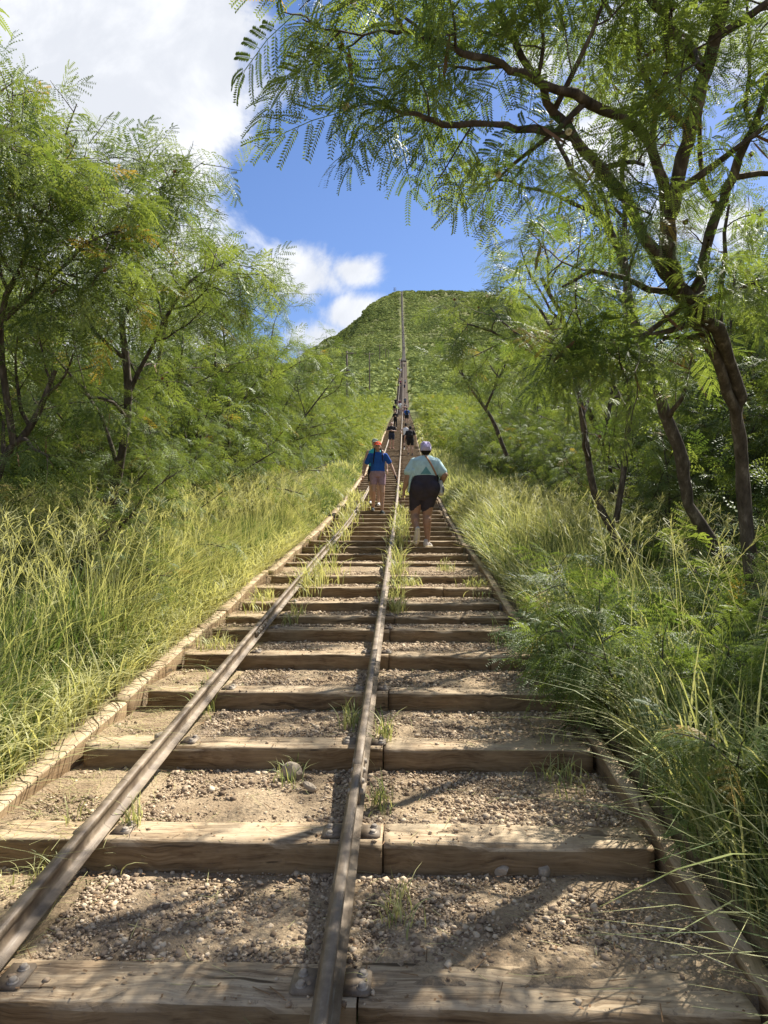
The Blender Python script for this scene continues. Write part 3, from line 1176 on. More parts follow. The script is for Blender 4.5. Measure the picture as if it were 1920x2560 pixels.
def tree_object(t, loc, label, cat, group, lod='mid', mat='leaf', rotz=0.0, flowers=0):
    root = new_empty('koa_haole_tree', loc)
    root.rotation_euler = (0, 0, rotz)
    link('trunk', t.wood('trunk', M['bark']), root)
    link('crown', leaves_mesh('crown', t.lp, t.ld, t.ls, lod, M[mat], t.r), root)
    if flowers:
        for q in t.r.choice(len(t.lp), min(2 * flowers, len(t.lp)), replace=False):
            o = link('seed_pod', M['pod'], root, tuple(t.lp[q]))
            o.rotation_euler = (0.5 * t.r.randn(), 0.5 * t.r.randn(), 6.28 * t.r.rand())
        tips = [t.tips[i] for i in t.r.choice(len(t.tips), min(flowers, len(t.tips)), replace=False)]
        for p in tips:
            link('puff_flower', M['puff' if t.r.rand() < 0.5 else 'puff_brown'], root, tuple(p + np.array((0, 0, 0.02))))
    tag(root, label, cat, group)
    return root


def puff(name, col):
    rr = np.random.RandomState(4)
    n = 60
    d = unit(rr.randn(n, 3))
    V_, Fq = [], []
    for i in range(n):
        s = unit(np.cross(d[i], rr.randn(3))) * 0.0035
        V_ += [d[i] * 0.003 - s, d[i] * 0.003 + s, d[i] * 0.013 + s, d[i] * 0.013 - s]
        Fq.append([4 * i, 4 * i + 1, 4 * i + 2, 4 * i + 3])
    return mesh_np(name, V_, [Fq], simple(name, col, 0.9))


M['puff'] = puff('cream_puff', (0.75, 0.68, 0.45))
M['puff_brown'] = puff('brown_puff', (0.3, 0.16, 0.08))


M['pod'] = mesh_np('pod', [(0, 0, 0), (0.008, 0, -0.02), (0.009, 0.003, -0.07), (0.007, 0.006, -0.11), (0, 0.006, -0.13), (-0.007, 0.004, -0.11), (-0.009, 0.002, -0.07),
                           (-0.008, 0, -0.02)], [[(0, 1, 7), (3, 4, 5)], [(1, 2, 6, 7), (2, 3, 5, 6)]], simple('pod', (0.2, 0.11, 0.06), 0.7))


def D(px, py, Z):
    """pt() in the pixels of the 1659-wide view"""
    return pt(px * 1.15732, py * 1.15732, Z)


def np3(v):
    return np.array((v.x, v.y, v.z))


# ---- the big tree leaning over the path on the right (limbs at their own depths)
def traced(seed, limbs, kids, base, label, group=None, lod='hi', mat='leaf_near', flowers=0, ll=0.2, dens=1.0, lk=1.0, nl=5, sub=4, thin=1.0):
    t = Tree(seed)
    b = np3(base)
    for pts_, rad, kd in limbs:
        P_, Rr = t.path([np3(D(*q)) - b for q in pts_], np.array(rad) * thin)
        if kd:
            n, L, lev, t0 = kd[:4]
            t.kids(P_, Rr, max(3, int(n * dens)), L * lk, lev, t0, 0.95, 0.05, nl, ll, bias=kd[4] if len(kd) > 4 else None, sub=sub)
            t.leafy(P_[-4:], 5, ll)
    return tree_object(t, tuple(base), label, 'tree', group, lod, mat, 0, flowers)


def gbase(px, Z):
    p = D(px, 1300, Z)
    return Vector((p.x, p.y, float(ground(p.x, p.y)) - 0.05))


b1 = gbase(1660, 4.0)
R1 = [
    # main stem
    ([(1665, 1420, 4.0), (1625, 1240, 4.0), (1603, 1060, 3.95), (1590, 900, 3.85), (1600, 850, 3.8)], [0.055, 0.046, 0.043, 0.042, 0.042], None),
    ([(1600, 860, 3.8), (1560, 740, 3.6), (1520, 680, 3.45), (1470, 630, 3.3)], [0.042, 0.04, 0.046, 0.05], (2, 0.8, 1, 0.3)),
    # second stem joining lower right
    ([(1600, 960, 3.9), (1575, 850, 3.75), (1530, 740, 3.6), (1480, 640, 3.35)], [0.035, 0.033, 0.036, 0.045], (1, 0.6, 1, 0.4)),
    # long left limb
    ([(1480, 640, 3.3), (1410, 545, 3.1), (1350, 430, 2.95), (1280, 350, 2.8), (1220, 270, 2.7), (1170, 190, 2.6), (1110, 90, 2.5), (1070, -40, 2.4)],
     [0.042, 0.034, 0.03, 0.027, 0.022, 0.018, 0.015, 0.011], (10, 0.6, 1, 0.25)),
    # branch that runs level to the left over the blue
    ([(1235, 298, 2.75), (1150, 285, 2.6), (1060, 275, 2.5), (960, 265, 2.4), (900, 250, 2.35), (850, 235, 2.3), (810, 225, 2.25)],
     [0.018, 0.0155, 0.014, 0.0125, 0.010, 0.008, 0.005], (12, 0.36, 0, 0.3, (0, 0, 0.45))),
    # upper limb from the fork
    ([(1475, 640, 3.3), (1440, 560, 3.15), (1440, 480, 3.05), (1470, 380, 2.95), (1490, 260, 2.85), (1530, 150, 2.75), (1560, 0, 2.6), (1580, -140, 2.5)],
     [0.046, 0.044, 0.04, 0.034, 0.033, 0.033, 0.03, 0.026], (12, 0.8, 1, 0.3)),
    ([(1440, 500, 3.1), (1430, 400, 3.0), (1400, 310, 2.9), (1330, 250, 2.75), (1240, 205, 2.6), (1140, 165, 2.5), (1080, 140, 2.4), (1000, 112, 2.3), (940, 88, 2.22), (890, 75, 2.18), (840, 68, 2.15)],
     [0.032, 0.028, 0.025, 0.023, 0.021, 0.018, 0.015, 0.013, 0.011, 0.009, 0.006], (18, 0.5, 1, 0.3, (0, 0, 0.2))),
    ([(1525, 150, 2.75), (1480, 90, 2.65), (1430, 30, 2.55), (1380, -60, 2.45)], [0.026, 0.022, 0.019, 0.015], (8, 0.7, 1, 0.2)),
    ([(1405, 310, 2.9), (1430, 200, 2.8), (1445, 80, 2.7), (1450, -60, 2.6)], [0.016, 0.013, 0.011, 0.008], (6, 0.6, 1, 0.2)),
    # right-hand limbs
    ([(1500, 660, 3.4), (1525, 540, 3.3), (1560, 440, 3.2), (1600, 340, 3.1), (1640, 240, 3.0), (1690, 100, 2.9)],
     [0.036, 0.03, 0.027, 0.023, 0.018, 0.012], (11, 0.8, 1, 0.25)),
    ([(1470, 640, 3.3), (1370, 610, 3.2), (1280, 590, 3.1), (1215, 620, 3.05)], [0.02, 0.017, 0.012, 0.007], (6, 0.55, 1, 0.3)),
    ([(1480, 660, 3.4), (1400, 720, 3.3), (1330, 760, 3.2), (1260, 745, 3.1)], [0.02, 0.015, 0.01, 0.006], (6, 0.6, 1, 0.3)),
]
traced(101, R1, None, b1, "large dark-limbed feathery tree arching over the path from the right edge", None, 'hi', 'leaf_near', 14, ll=0.21, dens=0.38, lk=0.85, nl=4, sub=3, thin=0.85)

# a companion growing beside it, its branches above and to the right of the frame
b2 = gbase(2100, 3.4)
R2 = [
    ([(2100, 1500, 3.3), (2080, 1100, 3.2), (2040, 800, 3.1), (1980, 500, 3.0), (1900, 200, 2.9), (1820, -60, 2.8)],
     [0.05, 0.045, 0.04, 0.03, 0.02, 0.01], (8, 0.7, 1, 0.3)),
]
traced(102, R2, None, b2, "dark green branches hanging in from beyond the upper right corner", None, 'hi', 'leaf_near', 0, dens=0.5, nl=4, sub=3)

# slender grey stem left of the big tree
b3 = gbase(1590, 4.9)
R3 = [
    ([(1600, 1290, 4.9), (1545, 1180, 4.85), (1490, 1090, 4.8), (1475, 1000, 4.75), (1440, 890, 4.7), (1405, 800, 4.65), (1365, 680, 4.55), (1345, 560, 4.5), (1300, 470, 4.4), (1240, 380, 4.3), (1190, 270, 4.2)],
     [0.05, 0.045, 0.04, 0.043, 0.037, 0.035, 0.032, 0.026, 0.02, 0.016, 0.01], (11, 0.9, 1, 0.3)),
    ([(1345, 600, 4.55), (1350, 450, 4.5), (1345, 330, 4.4), (1370, 200, 4.3)], [0.02, 0.017, 0.013, 0.008], (9, 0.9, 1, 0.2)),
    ([(1300, 470, 4.4), (1200, 420, 4.2), (1100, 395, 4.05), (1020, 400, 3.95)], [0.014, 0.011, 0.008, 0.005], (8, 0.42, 0, 0.25)),
]
traced(103, R3, None, b3, "slender grey-barked tree with a kinked stem left of the large dark one", None, 'mid', 'leaf', 14, dens=0.4, lk=0.7, nl=4, sub=3)
b4 = gbase(1290, 6.4)
R4 = [
    ([(1390, 1240, 6.4), (1300, 1110, 6.4), (1270, 980, 6.3), (1240, 800, 6.2), (1215, 690, 6.1), (1170, 600, 6.0)],
     [0.04, 0.036, 0.03, 0.026, 0.022, 0.015], (15, 1.3, 1, 0.35)),
    ([(1330, 1130, 6.6), (1360, 900, 6.5), (1350, 700, 6.4), (1355, 500, 6.3)], [0.03, 0.028, 0.024, 0.016], (12, 1.2, 1, 0.3)),
]
traced(104, R4, None, b4, "thin tree with a forked stem rising from the grass beyond the kinked one", None, 'mid', 'leaf', 10, dens=0.5, lk=0.8, sub=3)

b8 = gbase(1330, 8.6)
R5 = [
    ([(1330, 1080, 8.6), (1300, 960, 8.5), (1250, 850, 8.3), (1150, 765, 8.0), (1060, 715, 7.8), (1000, 700, 7.6)], [0.04, 0.036, 0.03, 0.022, 0.014, 0.007], (9, 0.75, 1, 0.35)),
    ([(1265, 880, 8.4), (1210, 740, 8.2), (1140, 640, 8.1), (1080, 620, 8.0)], [0.028, 0.02, 0.014, 0.007], (8, 0.7, 1, 0.25)),
    ([(1300, 960, 8.5), (1330, 780, 8.5), (1300, 620, 8.4)], [0.03, 0.02, 0.01], (8, 0.9, 1, 0.2)),
]
traced(108, R5, None, b8, "slim tree whose level boughs reach left in front of the hill's right flank", None, 'mid', 'leaf', 10, dens=0.9, lk=0.9, nl=5, sub=4)
b9 = gbase(1090, 13.5)
R6 = [
    ([(1095, 985, 13.5), (1060, 900, 13.4), (1010, 830, 13.3), (985, 775, 13.2)], [0.04, 0.034, 0.024, 0.01], (9, 0.8, 1, 0.35)),
    ([(1050, 880, 13.4), (1090, 790, 13.5), (1130, 720, 13.5)], [0.03, 0.02, 0.01], (9, 1.0, 1, 0.2)),
]
traced(109, R6, None, b9, "small round-headed tree with dark forking limbs just right of the uphill line of hikers", None, 'mid', 'leaf', 6, dens=0.9, nl=5, sub=5)

# ---- the foremost tree on the left
b5 = gbase(225, 6.2)
L1 = [
    ([(225, 1230, 6.2), (235, 1120, 6.2), (262, 980, 6.15), (275, 880, 6.1), (270, 760, 6.0), (262, 660, 5.9)], [0.055, 0.05, 0.047, 0.044, 0.038, 0.03], (4, 1.0, 1, 0.45)),
    ([(262, 670, 5.9), (200, 560, 5.7), (110, 490, 5.6), (60, 420, 5.5), (110, 330, 5.4)], [0.028, 0.022, 0.018, 0.013, 0.007], (11, 0.95, 1, 0.2)),
    ([(266, 700, 5.95), (300, 560, 5.9), (280, 470, 5.8), (330, 410, 5.8)], [0.026, 0.02, 0.014, 0.007], (10, 0.8, 1, 0.2)),
    ([(275, 860, 6.1), (350, 700, 6.0), (410, 610, 5.9), (500, 560, 5.9)], [0.028, 0.02, 0.014, 0.008], (9, 0.8, 1, 0.2)),
    ([(255, 1010, 6.15), (220, 900, 6.2), (160, 820, 6.3), (60, 720, 6.3), (0, 700, 6.3)], [0.024, 0.019, 0.016, 0.012, 0.008], (8, 0.9, 1, 0.3)),
]
traced(105, L1, None, b5, "tall thin-trunked tree standing foremost in the grass left of the steps", None, 'mid', 'leaf', 16, dens=1.05, lk=1.0, nl=5, sub=5, thin=0.8)
b6 = gbase(-60, 5.0)
L2 = [
    ([(-60, 1250, 5.0), (0, 1010, 5.0), (70, 920, 4.95), (120, 800, 4.9)], [0.045, 0.04, 0.034, 0.02], (5, 0.9, 1, 0.3)),
    ([(30, 960, 4.95), (0, 700, 4.8), (60, 540, 4.6), (20, 410, 4.4), (70, 330, 4.3)], [0.034, 0.028, 0.022, 0.015, 0.007], (13, 0.95, 1, 0.25)),
    ([(10, 690, 4.8), (120, 590, 4.7), (200, 520, 4.6), (260, 500, 4.6)], [0.022, 0.017, 0.012, 0.007], (9, 0.7, 1, 0.15)),
    ([(10, 690, 4.8), (-150, 560, 4.5), (-250, 430, 4.2)], [0.025, 0.02, 0.012], (8, 0.8, 1, 0.15)),
]
traced(106, L2, None, b6, "tree at the far left edge with dark boughs bending right and cream puffs", None, 'mid', 'leaf', 10, dens=1.0, lk=0.75, nl=5, sub=5, thin=0.75)
# overhanging sprig at the upper left corner comes from a tree standing left of the camera
b7 = gbase(-700, 3.2)
L3 = [
    ([(-700, 1300, 3.2), (-640, 800, 3.0), (-540, 400, 2.7), (-360, 120, 2.4), (-120, 30, 2.2)], [0.05, 0.042, 0.032, 0.02, 0.006], (9, 0.3, 0, 0.3)),
]
traced(107, L3, None, b7, "tree beyond the left edge whose sprig hangs into the upper left corner", None, 'hi', 'leaf_near', 0)

# ---- the rest of the trees: a few grown once, then placed
protos = [generic_tree(300 + k, 4.3 + 0.2 * k, 1.75, 4 + k % 2, 'mid', 1.15) for k in range(4)]
pm = []
for k, t in enumerate(protos):
    lod = 'lowmid'
    pm.append((t.wood('trunk', M['bark']), leaves_mesh('crown', t.lp, t.ld, t.ls, lod, M['leaf'], t.r)))


def place_tree(x, y, sc_, rz, k, label, group=None, sink=0.0):
    root = new_empty('koa_haole_tree', (x, y, float(ground(x, y)) - sink))
    root.rotation_euler = (0, 0, rz)
    root.scale = (sc_, sc_, sc_)
    link('trunk', pm[k][0], root)
    link('crown', pm[k][1], root)
    tag(root, label, 'tree', group)
    return root


rt = np.random.RandomState(55)
front_l = [(-3.5, 8.4, 1.0, "thin tree behind the foremost left one, its pale stem leaning in the grass"),
           (-3.5, 10.6, 1.05, "third tree along the left verge, its crown level with the low white cloud"),
           (-3.6, 12.9, 1.08, "fourth tree along the left verge, its twigs reaching toward the blue gap"),
           (-3.7, 15.6, 1.02, "fifth tree along the left verge, just left of the hill's foot"),
           (-3.8, 18.8, 0.9, "sixth tree along the left verge, below and left of the nearest utility pole"),
           (-4.5, 22.4, 0.72, "seventh tree along the left verge, straight below the nearest utility pole"),
           (-4.4, 26.5, 0.62, "eighth and smallest tree along the left verge, nearest the black-shirted hikers")]
for i, (x, y, s_c, lab) in enumerate(front_l):
    place_tree(x, y, s_c, rt.rand() * 6.28, i % 4, lab, 'trees lining the left verge')
front_r = [(4.9, 9.6, 1.0, "bushy tree on the right verge behind the thin forked one"),
           (4.8, 12.8, 1.06, "second bushy tree on the right verge, above the pale grass"),
           (4.7, 16.5, 1.08, "third bushy tree on the right verge, its crown breaking the hill's right slope"),
           (4.5, 20.5, 1.08, "fourth bushy tree on the right verge, right of the mint-shirted hiker's hat"),
           (4.2, 25.0, 1.05, "fifth bushy tree on the right verge, near the backpacker"),
           (4.0, 30.0, 0.98, "farthest tree on the right verge, beside the steps below the hill")]
for i, (x, y, s_c, lab) in enumerate(front_r):
    place_tree(x, y, s_c, rt.rand() * 6.28, (i + 2) % 4, lab, 'trees lining the right verge')
back = []
for y in (3.5, 6.5, 10, 14, 18, 23):
    back += [(-6.4 - rt.rand(), y + rt.rand()), (-9 - rt.rand(), y + 2 * rt.rand())]
    back += [(5.6 + rt.rand(), y + 1.5 + rt.rand()), (8.2 + rt.rand(), y + 2 * rt.rand() + 1)]
    back += [(-5.4 - 0.5 * rt.rand(), y + 2.6), (6.6 + 0.5 * rt.rand(), y + 4)]
for i, (x, y) in enumerate(back):
    side = 'left' if x < 0 else 'right'
    place_tree(x, y, (0.9 + 0.2 * rt.rand()) * (0.78 if y > 16 and x < 0 else 1), rt.rand() * 6.28, i % 4, "green tree massed behind the front row of trees on the %s" % side,
               'trees massed behind the %s-hand front row' % side)

young = [(-3.2, 5.2), (-3.15, 7.1), (-3.1, 9.4), (-3.1, 11.7), (-3.1, 14.2), (-3.1, 17.0), (-3.1, 20.3),
         (3.15, 7.6), (3.1, 10.2), (3.1, 12.9), (3.1, 15.8), (3.0, 18.9), (3.0, 22.5), (3.0, 27.0)]
for i, (x, y) in enumerate(young):
    sd_ = 'left' if x < 0 else 'right'
    place_tree(x + 0.15 * rt.randn(), y, 0.5 + 0.12 * rt.rand(), rt.rand() * 6.28, i % 4, "low young feathery tree standing in the %s-hand grass strip below the taller row" % sd_,
               'young trees in the %s-hand grass strip' % sd_)
place_tree(4.7, 5.7, 0.95, 1.0, 1, "tree added at the right edge of the frame to shade the near grass, past the large one", None)  # added beside the frame so its crown shades the right verge
place_tree(4.2, 3.5, 0.8, 2.2, 3, "unseen tree added for its shade just past the right edge of the frame, nearest the camera", None)  # out of view, put in only to shade the right foreground

# ---- farther thicket on both sides: one mass
tl, dl, sl_ = [], [], []
rr = np.random.RandomState(91)
base_t = Tree(9)


def bush_points(n, rx, rz, zc):
    d = unit(rr.randn(n, 3))
    rad = 1 - 0.45 * rr.rand(n) ** 1.6
    p = d * rad[:, None] * np.array([rx, rx, rz]) + np.array([0, 0, zc])
    dr = unit(d * np.array([1, 1, 0.45]) + 0.5 * rr.randn(n, 3) + np.array([0, 0, -0.15]))
    return p, dr


for y in list(np.arange(2, 60, 2.6)) + list(np.arange(60, 120, 4.0)):
    for xs_ in ((-3.2, -5.6, -8.5, -12, -16, -21), (3.4, 5.8, 8.8, 12.5, 17, 22)):
        for x0 in xs_:
            if y < 31 and abs(x0) < 11:
                continue
            x = x0 + 0.8 * rr.randn() * (abs(x0) > 4)
            yy_ = y + 1.2 * rr.randn()
            hh = (2.0 + 0.7 * rr.rand()) if y < 60 else (2.3 + 0.6 * rr.rand())
            big = 1.0 if y < 60 else 1.5
            for b_ in range(4):
                ox, oy = 0.8 * rr.randn(2) * (0.6 if abs(x0) < 4 else 1)
                oz = hh * (0.35 + 0.4 * rr.rand())
                p, dr = bush_points(int(170 / big ** 1.6), 1.0 + 0.3 * rr.rand(), 0.75 + 0.3 * rr.rand(), oz)
                p = p + np.array([x + ox, yy_ + oy, float(ground(x, yy_))])
                tl.append(p)
                dl.append(dr)
                sl_.append(np.full(len(p), 0.3 * big) * (0.7 + 0.6 * rr.rand(len(p))))
tl, dl, sl_ = np.concatenate(tl), np.concatenate(dl), np.concatenate(sl_)
k_ = (np.abs(tl[:, 0] + 0.35) > 1.75)
tag(link('thicket', leaves_mesh('thicket', tl[k_], dl[k_], sl_[k_], 'low', M['leaf_far'], rr)),
    "dense green thicket crowding both sides of the steps below the hill", 'thicket', kind='stuff')

# ---- undergrowth that fills the wood behind the grass
tl, dl, sl_ = [], [], []
for i in range(620):
    sd = -1 if i % 2 else 1
    x = sd * (3.4 + 9.5 * rr.rand() ** 1.3) if sd < 0 else (3.0 + 10 * rr.rand() ** 1.3)
    y = 3.4 + 30 * rr.rand() ** 1.25
    p, dr = bush_points(60, 0.8 + 0.5 * rr.rand(), 0.6 + 0.3 * rr.rand(), 0.5 + 1.6 * rr.rand() ** 2)
    tl.append(p + np.array([x, y, float(ground(x, y))]))
    dl.append(dr)
    sl_.append(0.16 + 0.14 * rr.rand(len(p)))
tag(link('undergrowth', leaves_mesh('undergrowth', np.concatenate(tl), np.concatenate(dl), np.concatenate(sl_), 'lowmid', M['leaf'], rr, 0, 0.6)),
    "shaded leafy undergrowth between the tree trunks behind the grass", 'undergrowth', kind='stuff')

# ---- scrub over the hill
xs2, ys2, ss2 = [], [], []
y = 105.0
while y < 1012:
    sp = 1.3 + y * 0.0019
    wl = 40 + y * 0.16
    n = int(2 * wl / sp)
    x = np.linspace(-wl, wl * 1.1, n) + sp * 0.5 * rr.randn(n)
    yv = y + sp * 0.5 * rr.randn(n)
    clump = fbm(x / 16, yv / 24, 3, 61)
    kp = (np.abs(x - (-3.0 * np.clip((yv - 500) / 500, 0, 1))) > 2.3 + 0.0015 * yv) & (rr.rand(n) < 0.80 + 0.75 * clump)
    if y < 125:
        kp &= np.abs(x) > 20
    xs2.append(x[kp])
    ys2.append(yv[kp])
    ss2.append(np.full(kp.sum(), sp) * (0.62 + 0.5 * rr.rand(kp.sum()) + 0.4 * clump[kp]))
    y += sp * 0.9
xs2, ys2, ss2 = np.concatenate(xs2), np.concatenate(ys2), np.concatenate(ss2)
ss2 = np.clip(ss2, 0.9, 7)
zs2 = ground(xs2, ys2)
nS = len(xs2)
K = 22
d = unit(rr.randn(nS, K, 3))
d[:, :, 2] = np.abs(d[:, :, 2])
ctr = np.stack([xs2, ys2, zs2], -1)[:, None] + d * (ss2[:, None, None] * np.array([0.85, 0.85, 0.34])) * (0.75 + 0.35 * rr.rand(nS, K, 1))
nrm = unit(d + 0.32 * rr.randn(nS, K, 3))
u_ = unit(np.cross(nrm, rr.randn(nS, K, 3)))
v_ = np.cross(nrm, u_)
hs_ = ss2[:, None, None] * (0.2 + 0.12 * rr.rand(nS, K, 1))
Vq = np.stack([ctr - u_ * hs_ - v_ * hs_ * 0.4, ctr + u_ * hs_ * 0.3 - v_ * hs_, ctr + u_ * hs_ + v_ * hs_ * 0.5, ctr - u_ * hs_ * 0.4 + v_ * hs_], 2).reshape(-1, 3)
q = np.arange(len(Vq)).reshape(-1, 4)
tn = np.repeat(np.clip(0.36 + 0.35 * fbm(xs2 / 30, ys2 / 45, 3, 71) + 0.16 * rr.randn(nS), 0, 0.9), K) + 0.08 * rr.randn(nS * K)
tag(link('scrub', mesh_np('scrub', Vq, [q], M['scrub'], np.repeat(np.clip(tn, 0, 0.93), 4))),
    "low green scrub covering the steep hill on both sides of the climb", 'scrub', kind='stuff')
print('scrub', nS, nS * K)


# ------------------------------------------------------------------ grass
def grass(name, x, y, h, w_, rg, mat, label, lean=(0, 0), seg=4, tint=(0, 0.9), bend=0.55, zoff=None):
    n = len(x)
    z = ground(x, y) if zoff is None else zoff
    az = rg.rand(n) * 2 * PI
    bd = (bend * (0.15 + 1.25 * rg.rand(n) ** 1.4))
    dx = np.cos(az) * bd + lean[0]
    dy = np.sin(az) * bd + lean[1]
    sx, sy = -np.sin(az + 0.9 * rg.randn(n)), np.cos(az)
    T_ = np.linspace(0, 1, seg + 1)
    V_ = np.zeros((n, seg + 1, 2, 3))
    for j, t in enumerate(T_):
        cx = x + dx * h * t ** 2.1
        cy = y + dy * h * t ** 2.1
        cz = z + h * (t - 0.42 * np.minimum(np.hypot(dx, dy), 1.1) * t ** 2.6)
        wj = w_ * (1 - t ** 2 * 0.93) * (0.6 + 0.8 * min(1, t * 3))
        V_[:, j, 0] = np.stack([cx - sx * wj, cy - sy * wj, cz], -1)
        V_[:, j, 1] = np.stack([cx + sx * wj, cy + sy * wj, cz], -1)
    ii = np.arange(n * (seg + 1) * 2).reshape(n, seg + 1, 2)
    q = np.stack([ii[:, :-1, 0], ii[:, :-1, 1], ii[:, 1:, 1], ii[:, 1:, 0]], -1).reshape(-1, 4)
    base = tint[0] + (tint[1] - tint[0]) * rg.rand(n)
    return V_.reshape(-1, 3), q, np.repeat(base, (seg + 1) * 2)


def panicles(x, y, h, rg, z0, spread=0.5, nsp=14):
    """open seed heads on tall stalks"""
    Vs, Fs, Ts = [], [], []
    off = 0
    n = len(x)
    for i in range(n):
        az, bd = rg.rand() * 6.28, 0.1 + 0.3 * rg.rand()
        top = None
        pr = None
        H = h[i]
        for j in range(6):
            t = j / 5
            c = np.array((x[i] + math.cos(az) * bd * H * t ** 2, y[i] + math.sin(az) * bd * H * t ** 2, z0[i] + H * (t - 0.12 * t * t)))
            if pr is not None:
                s_x = 0.0018
                Vs += [pr + (-s_x, 0, 0), pr + (s_x, 0, 0), c + (s_x * 0.7, 0, 0), c + (-s_x * 0.7, 0, 0)]
                Fs.append([off, off + 1, off + 2, off + 3])
                Ts += [0.85] * 4
                off += 4
            pr = c
        d = unit(np.array((math.cos(az) * bd * 2, math.sin(az) * bd * 2, 0.8)))
        for k in range(nsp):
            o = pr - d * 0.22 * rg.rand()
            e = unit(rg.randn(3) * (1, 1, 0.5) + d * 0.9) * (0.04 + 0.07 * rg.rand())
            s_ = np.array((0.0022, 0.001, 0))
            Vs += [o - s_ * 0.4, o + s_ * 0.4, o + e + s_, o + e - s_]
            Fs.append([off, off + 1, off + 2, off + 3])
            Ts += [0.8 + 0.12 * rg.rand()] * 4
            off += 4
    return np.array(Vs), np.array(Fs), np.array(Ts)


def cat(parts):
    Vs, Fs, Ts, off = [], [], [], 0
    for v, f, t in parts:
        Vs.append(v)
        Fs.append(f + off)
        Ts.append(t)
        off += len(v)
    return np.concatenate(Vs), np.concatenate(Fs), np.concatenate(Ts)


def band(n, y0, y1, xa, xb, pw=1.0):
    y = y0 + (y1 - y0) * rg.rand(n)
    x = xa + (xb - xa) * rg.rand(n) ** pw
    return x, y


rg = np.random.RandomState(21)
parts = []
for y0, y1, n, wd, hb in ((0.8, 4, 11000, 0.0046, 0.85), (4, 8, 17000, 0.005, 0.95), (8, 14, 20000, 0.006, 0.9), (14, 24, 15000, 0.010, 0.85),
                          (24, 40, 9000, 0.018, 0.8), (40, 75, 6000, 0.035, 0.75)):
    x, y = band(n, y0, y1, -1.76, -3.25 if y0 < 8 else -3.1, 1.15)
    cl = 0.75 + 0.5 * fbm(x / 0.5, y / 0.5, 3, 13)
    edge = np.clip((-1.70 - x) / 0.5, 0.25, 1)
    h = 0.84 * hb * cl * edge * np.clip(1.35 - 0.35 * (-x - 1.7), 0.6, 1) * (0.45 + 0.7 * rg.rand(n))
    gr = np.clip(0.35 + 0.6 * fbm(x / 1.1, y / 1.4, 3, 17) + 0.32 * rg.randn(n), 0, 0.93)
    v, f, t = grass('g', x, y, h, wd * (0.6 + 0.8 * rg.rand(n)), rg, None, '', lean=(0.12, 0.05))
    parts.append((v, f, np.repeat(gr, 10)))
n = 9000        # dead thatch and bent stalks low in the sward
x, y = band(n, 0.8, 12, -1.72, -3.2, 1.4)
v, f, t = grass('g', x, y, 0.15 + 0.3 * rg.rand(n), 0.003 + 0.0002 * y, rg, None, '', bend=1.9)
parts.append((v, f, np.repeat(0.72 + 0.25 * rg.rand(n), 10)))
x, y = band(2600, 1.5, 16, -1.9, -4.4)
parts.append(panicles(x, y, 0.85 + 0.5 * rg.rand(2600), rg, ground(x, y)))
v, f, t = cat(parts)
tag(link('tall_grass', mesh_np('tall_grass', v, [f], M['grass'], t)), "tall sunlit yellow-green grass along the left side of the steps", 'grass', kind='stuff')

parts = []
for y0, y1, n, wd, hb in ((0.7, 4, 9500, 0.0036, 0.55), (4, 8, 12000, 0.0045, 0.7), (8, 14, 16000, 0.0065, 0.9), (14, 24, 12000, 0.010, 0.85),
                          (24, 40, 8000, 0.018, 0.8), (40, 75, 6000, 0.035, 0.75)):
    x, y = band(n, y0, y1, 1.06, 3.2 if y0 < 20 else 2.9, 1.1)
    cl = 0.75 + 0.55 * fbm(x / 0.5, y / 0.5, 3, 23)
    edge = np.clip((x - 0.95) / 0.55, 0.3, 1)
    h = hb * cl * edge * (0.45 + 0.7 * rg.rand(n))
    gr = np.clip((0.2 if y0 < 4 else 0.36 if y0 < 8 else 0.5) + 0.5 * fbm(x / 1.1, y / 1.4, 3, 27) + 0.22 * rg.randn(n), 0, 0.93)
    v, f, t = grass('g', x, y, h, wd * (0.6 + 0.8 * rg.rand(n)), rg, None, '', lean=(-0.06, -0.02), bend=0.7)
    parts.append((v, f, np.repeat(gr, 10)))
x, y = band(900, 3, 15, 1.4, 4.0)
for n, ya, yb in ((1100, 1.2, 3.2), (1500, 3.0, 6.5), (1300, 6.5, 11)):
    x2, y2 = 1.05 + 0.5 * rg.rand(n) ** 1.3, ya + (yb - ya) * rg.rand(n)
    v, f, t = grass('g', x2, y2, 0.25 + 0.5 * rg.rand(n), 0.0028 + 0.0003 * y2, rg, None, '', lean=(-0.2, -0.06), bend=0.85)
    parts.append((v, f, np.repeat(np.clip(0.4 + 0.3 * rg.randn(n), 0, 0.93), 10)))
parts.append(panicles(x, y, 0.75 + 0.4 * rg.rand(900), rg, ground(x, y)))
v, f, t = cat(parts)
tag(link('wild_grass', mesh_np('wild_grass', v, [f], M['grass'], t)), "rank grass spilling over the right edge of the steps", 'grass', kind='stuff')

# long arching broad blades at the lower right, nearest the lens
x = np.concatenate([1.2 + 0.9 * rg.rand(150), 1.12 + 0.5 * rg.rand(40)])
y = np.concatenate([1.5 + 3.4 * rg.rand(150), 1.7 + 1.2 * rg.rand(40)])
n = len(x)
v, f, t = grass('g', x, y, 0.4 + 0.45 * rg.rand(n), 0.0035 + 0.003 * rg.rand(n), rg, None, '', lean=(-0.16, -0.06), seg=7, bend=0.95)
gr = np.clip(0.25 + 0.3 * rg.rand(n), 0, 0.8)
tag(link('broad_grass', mesh_np('broad_grass', v, [f], M['grass_green'], np.repeat(gr, 16))), "long broad arching green blades at the lower right", 'grass', kind='stuff')

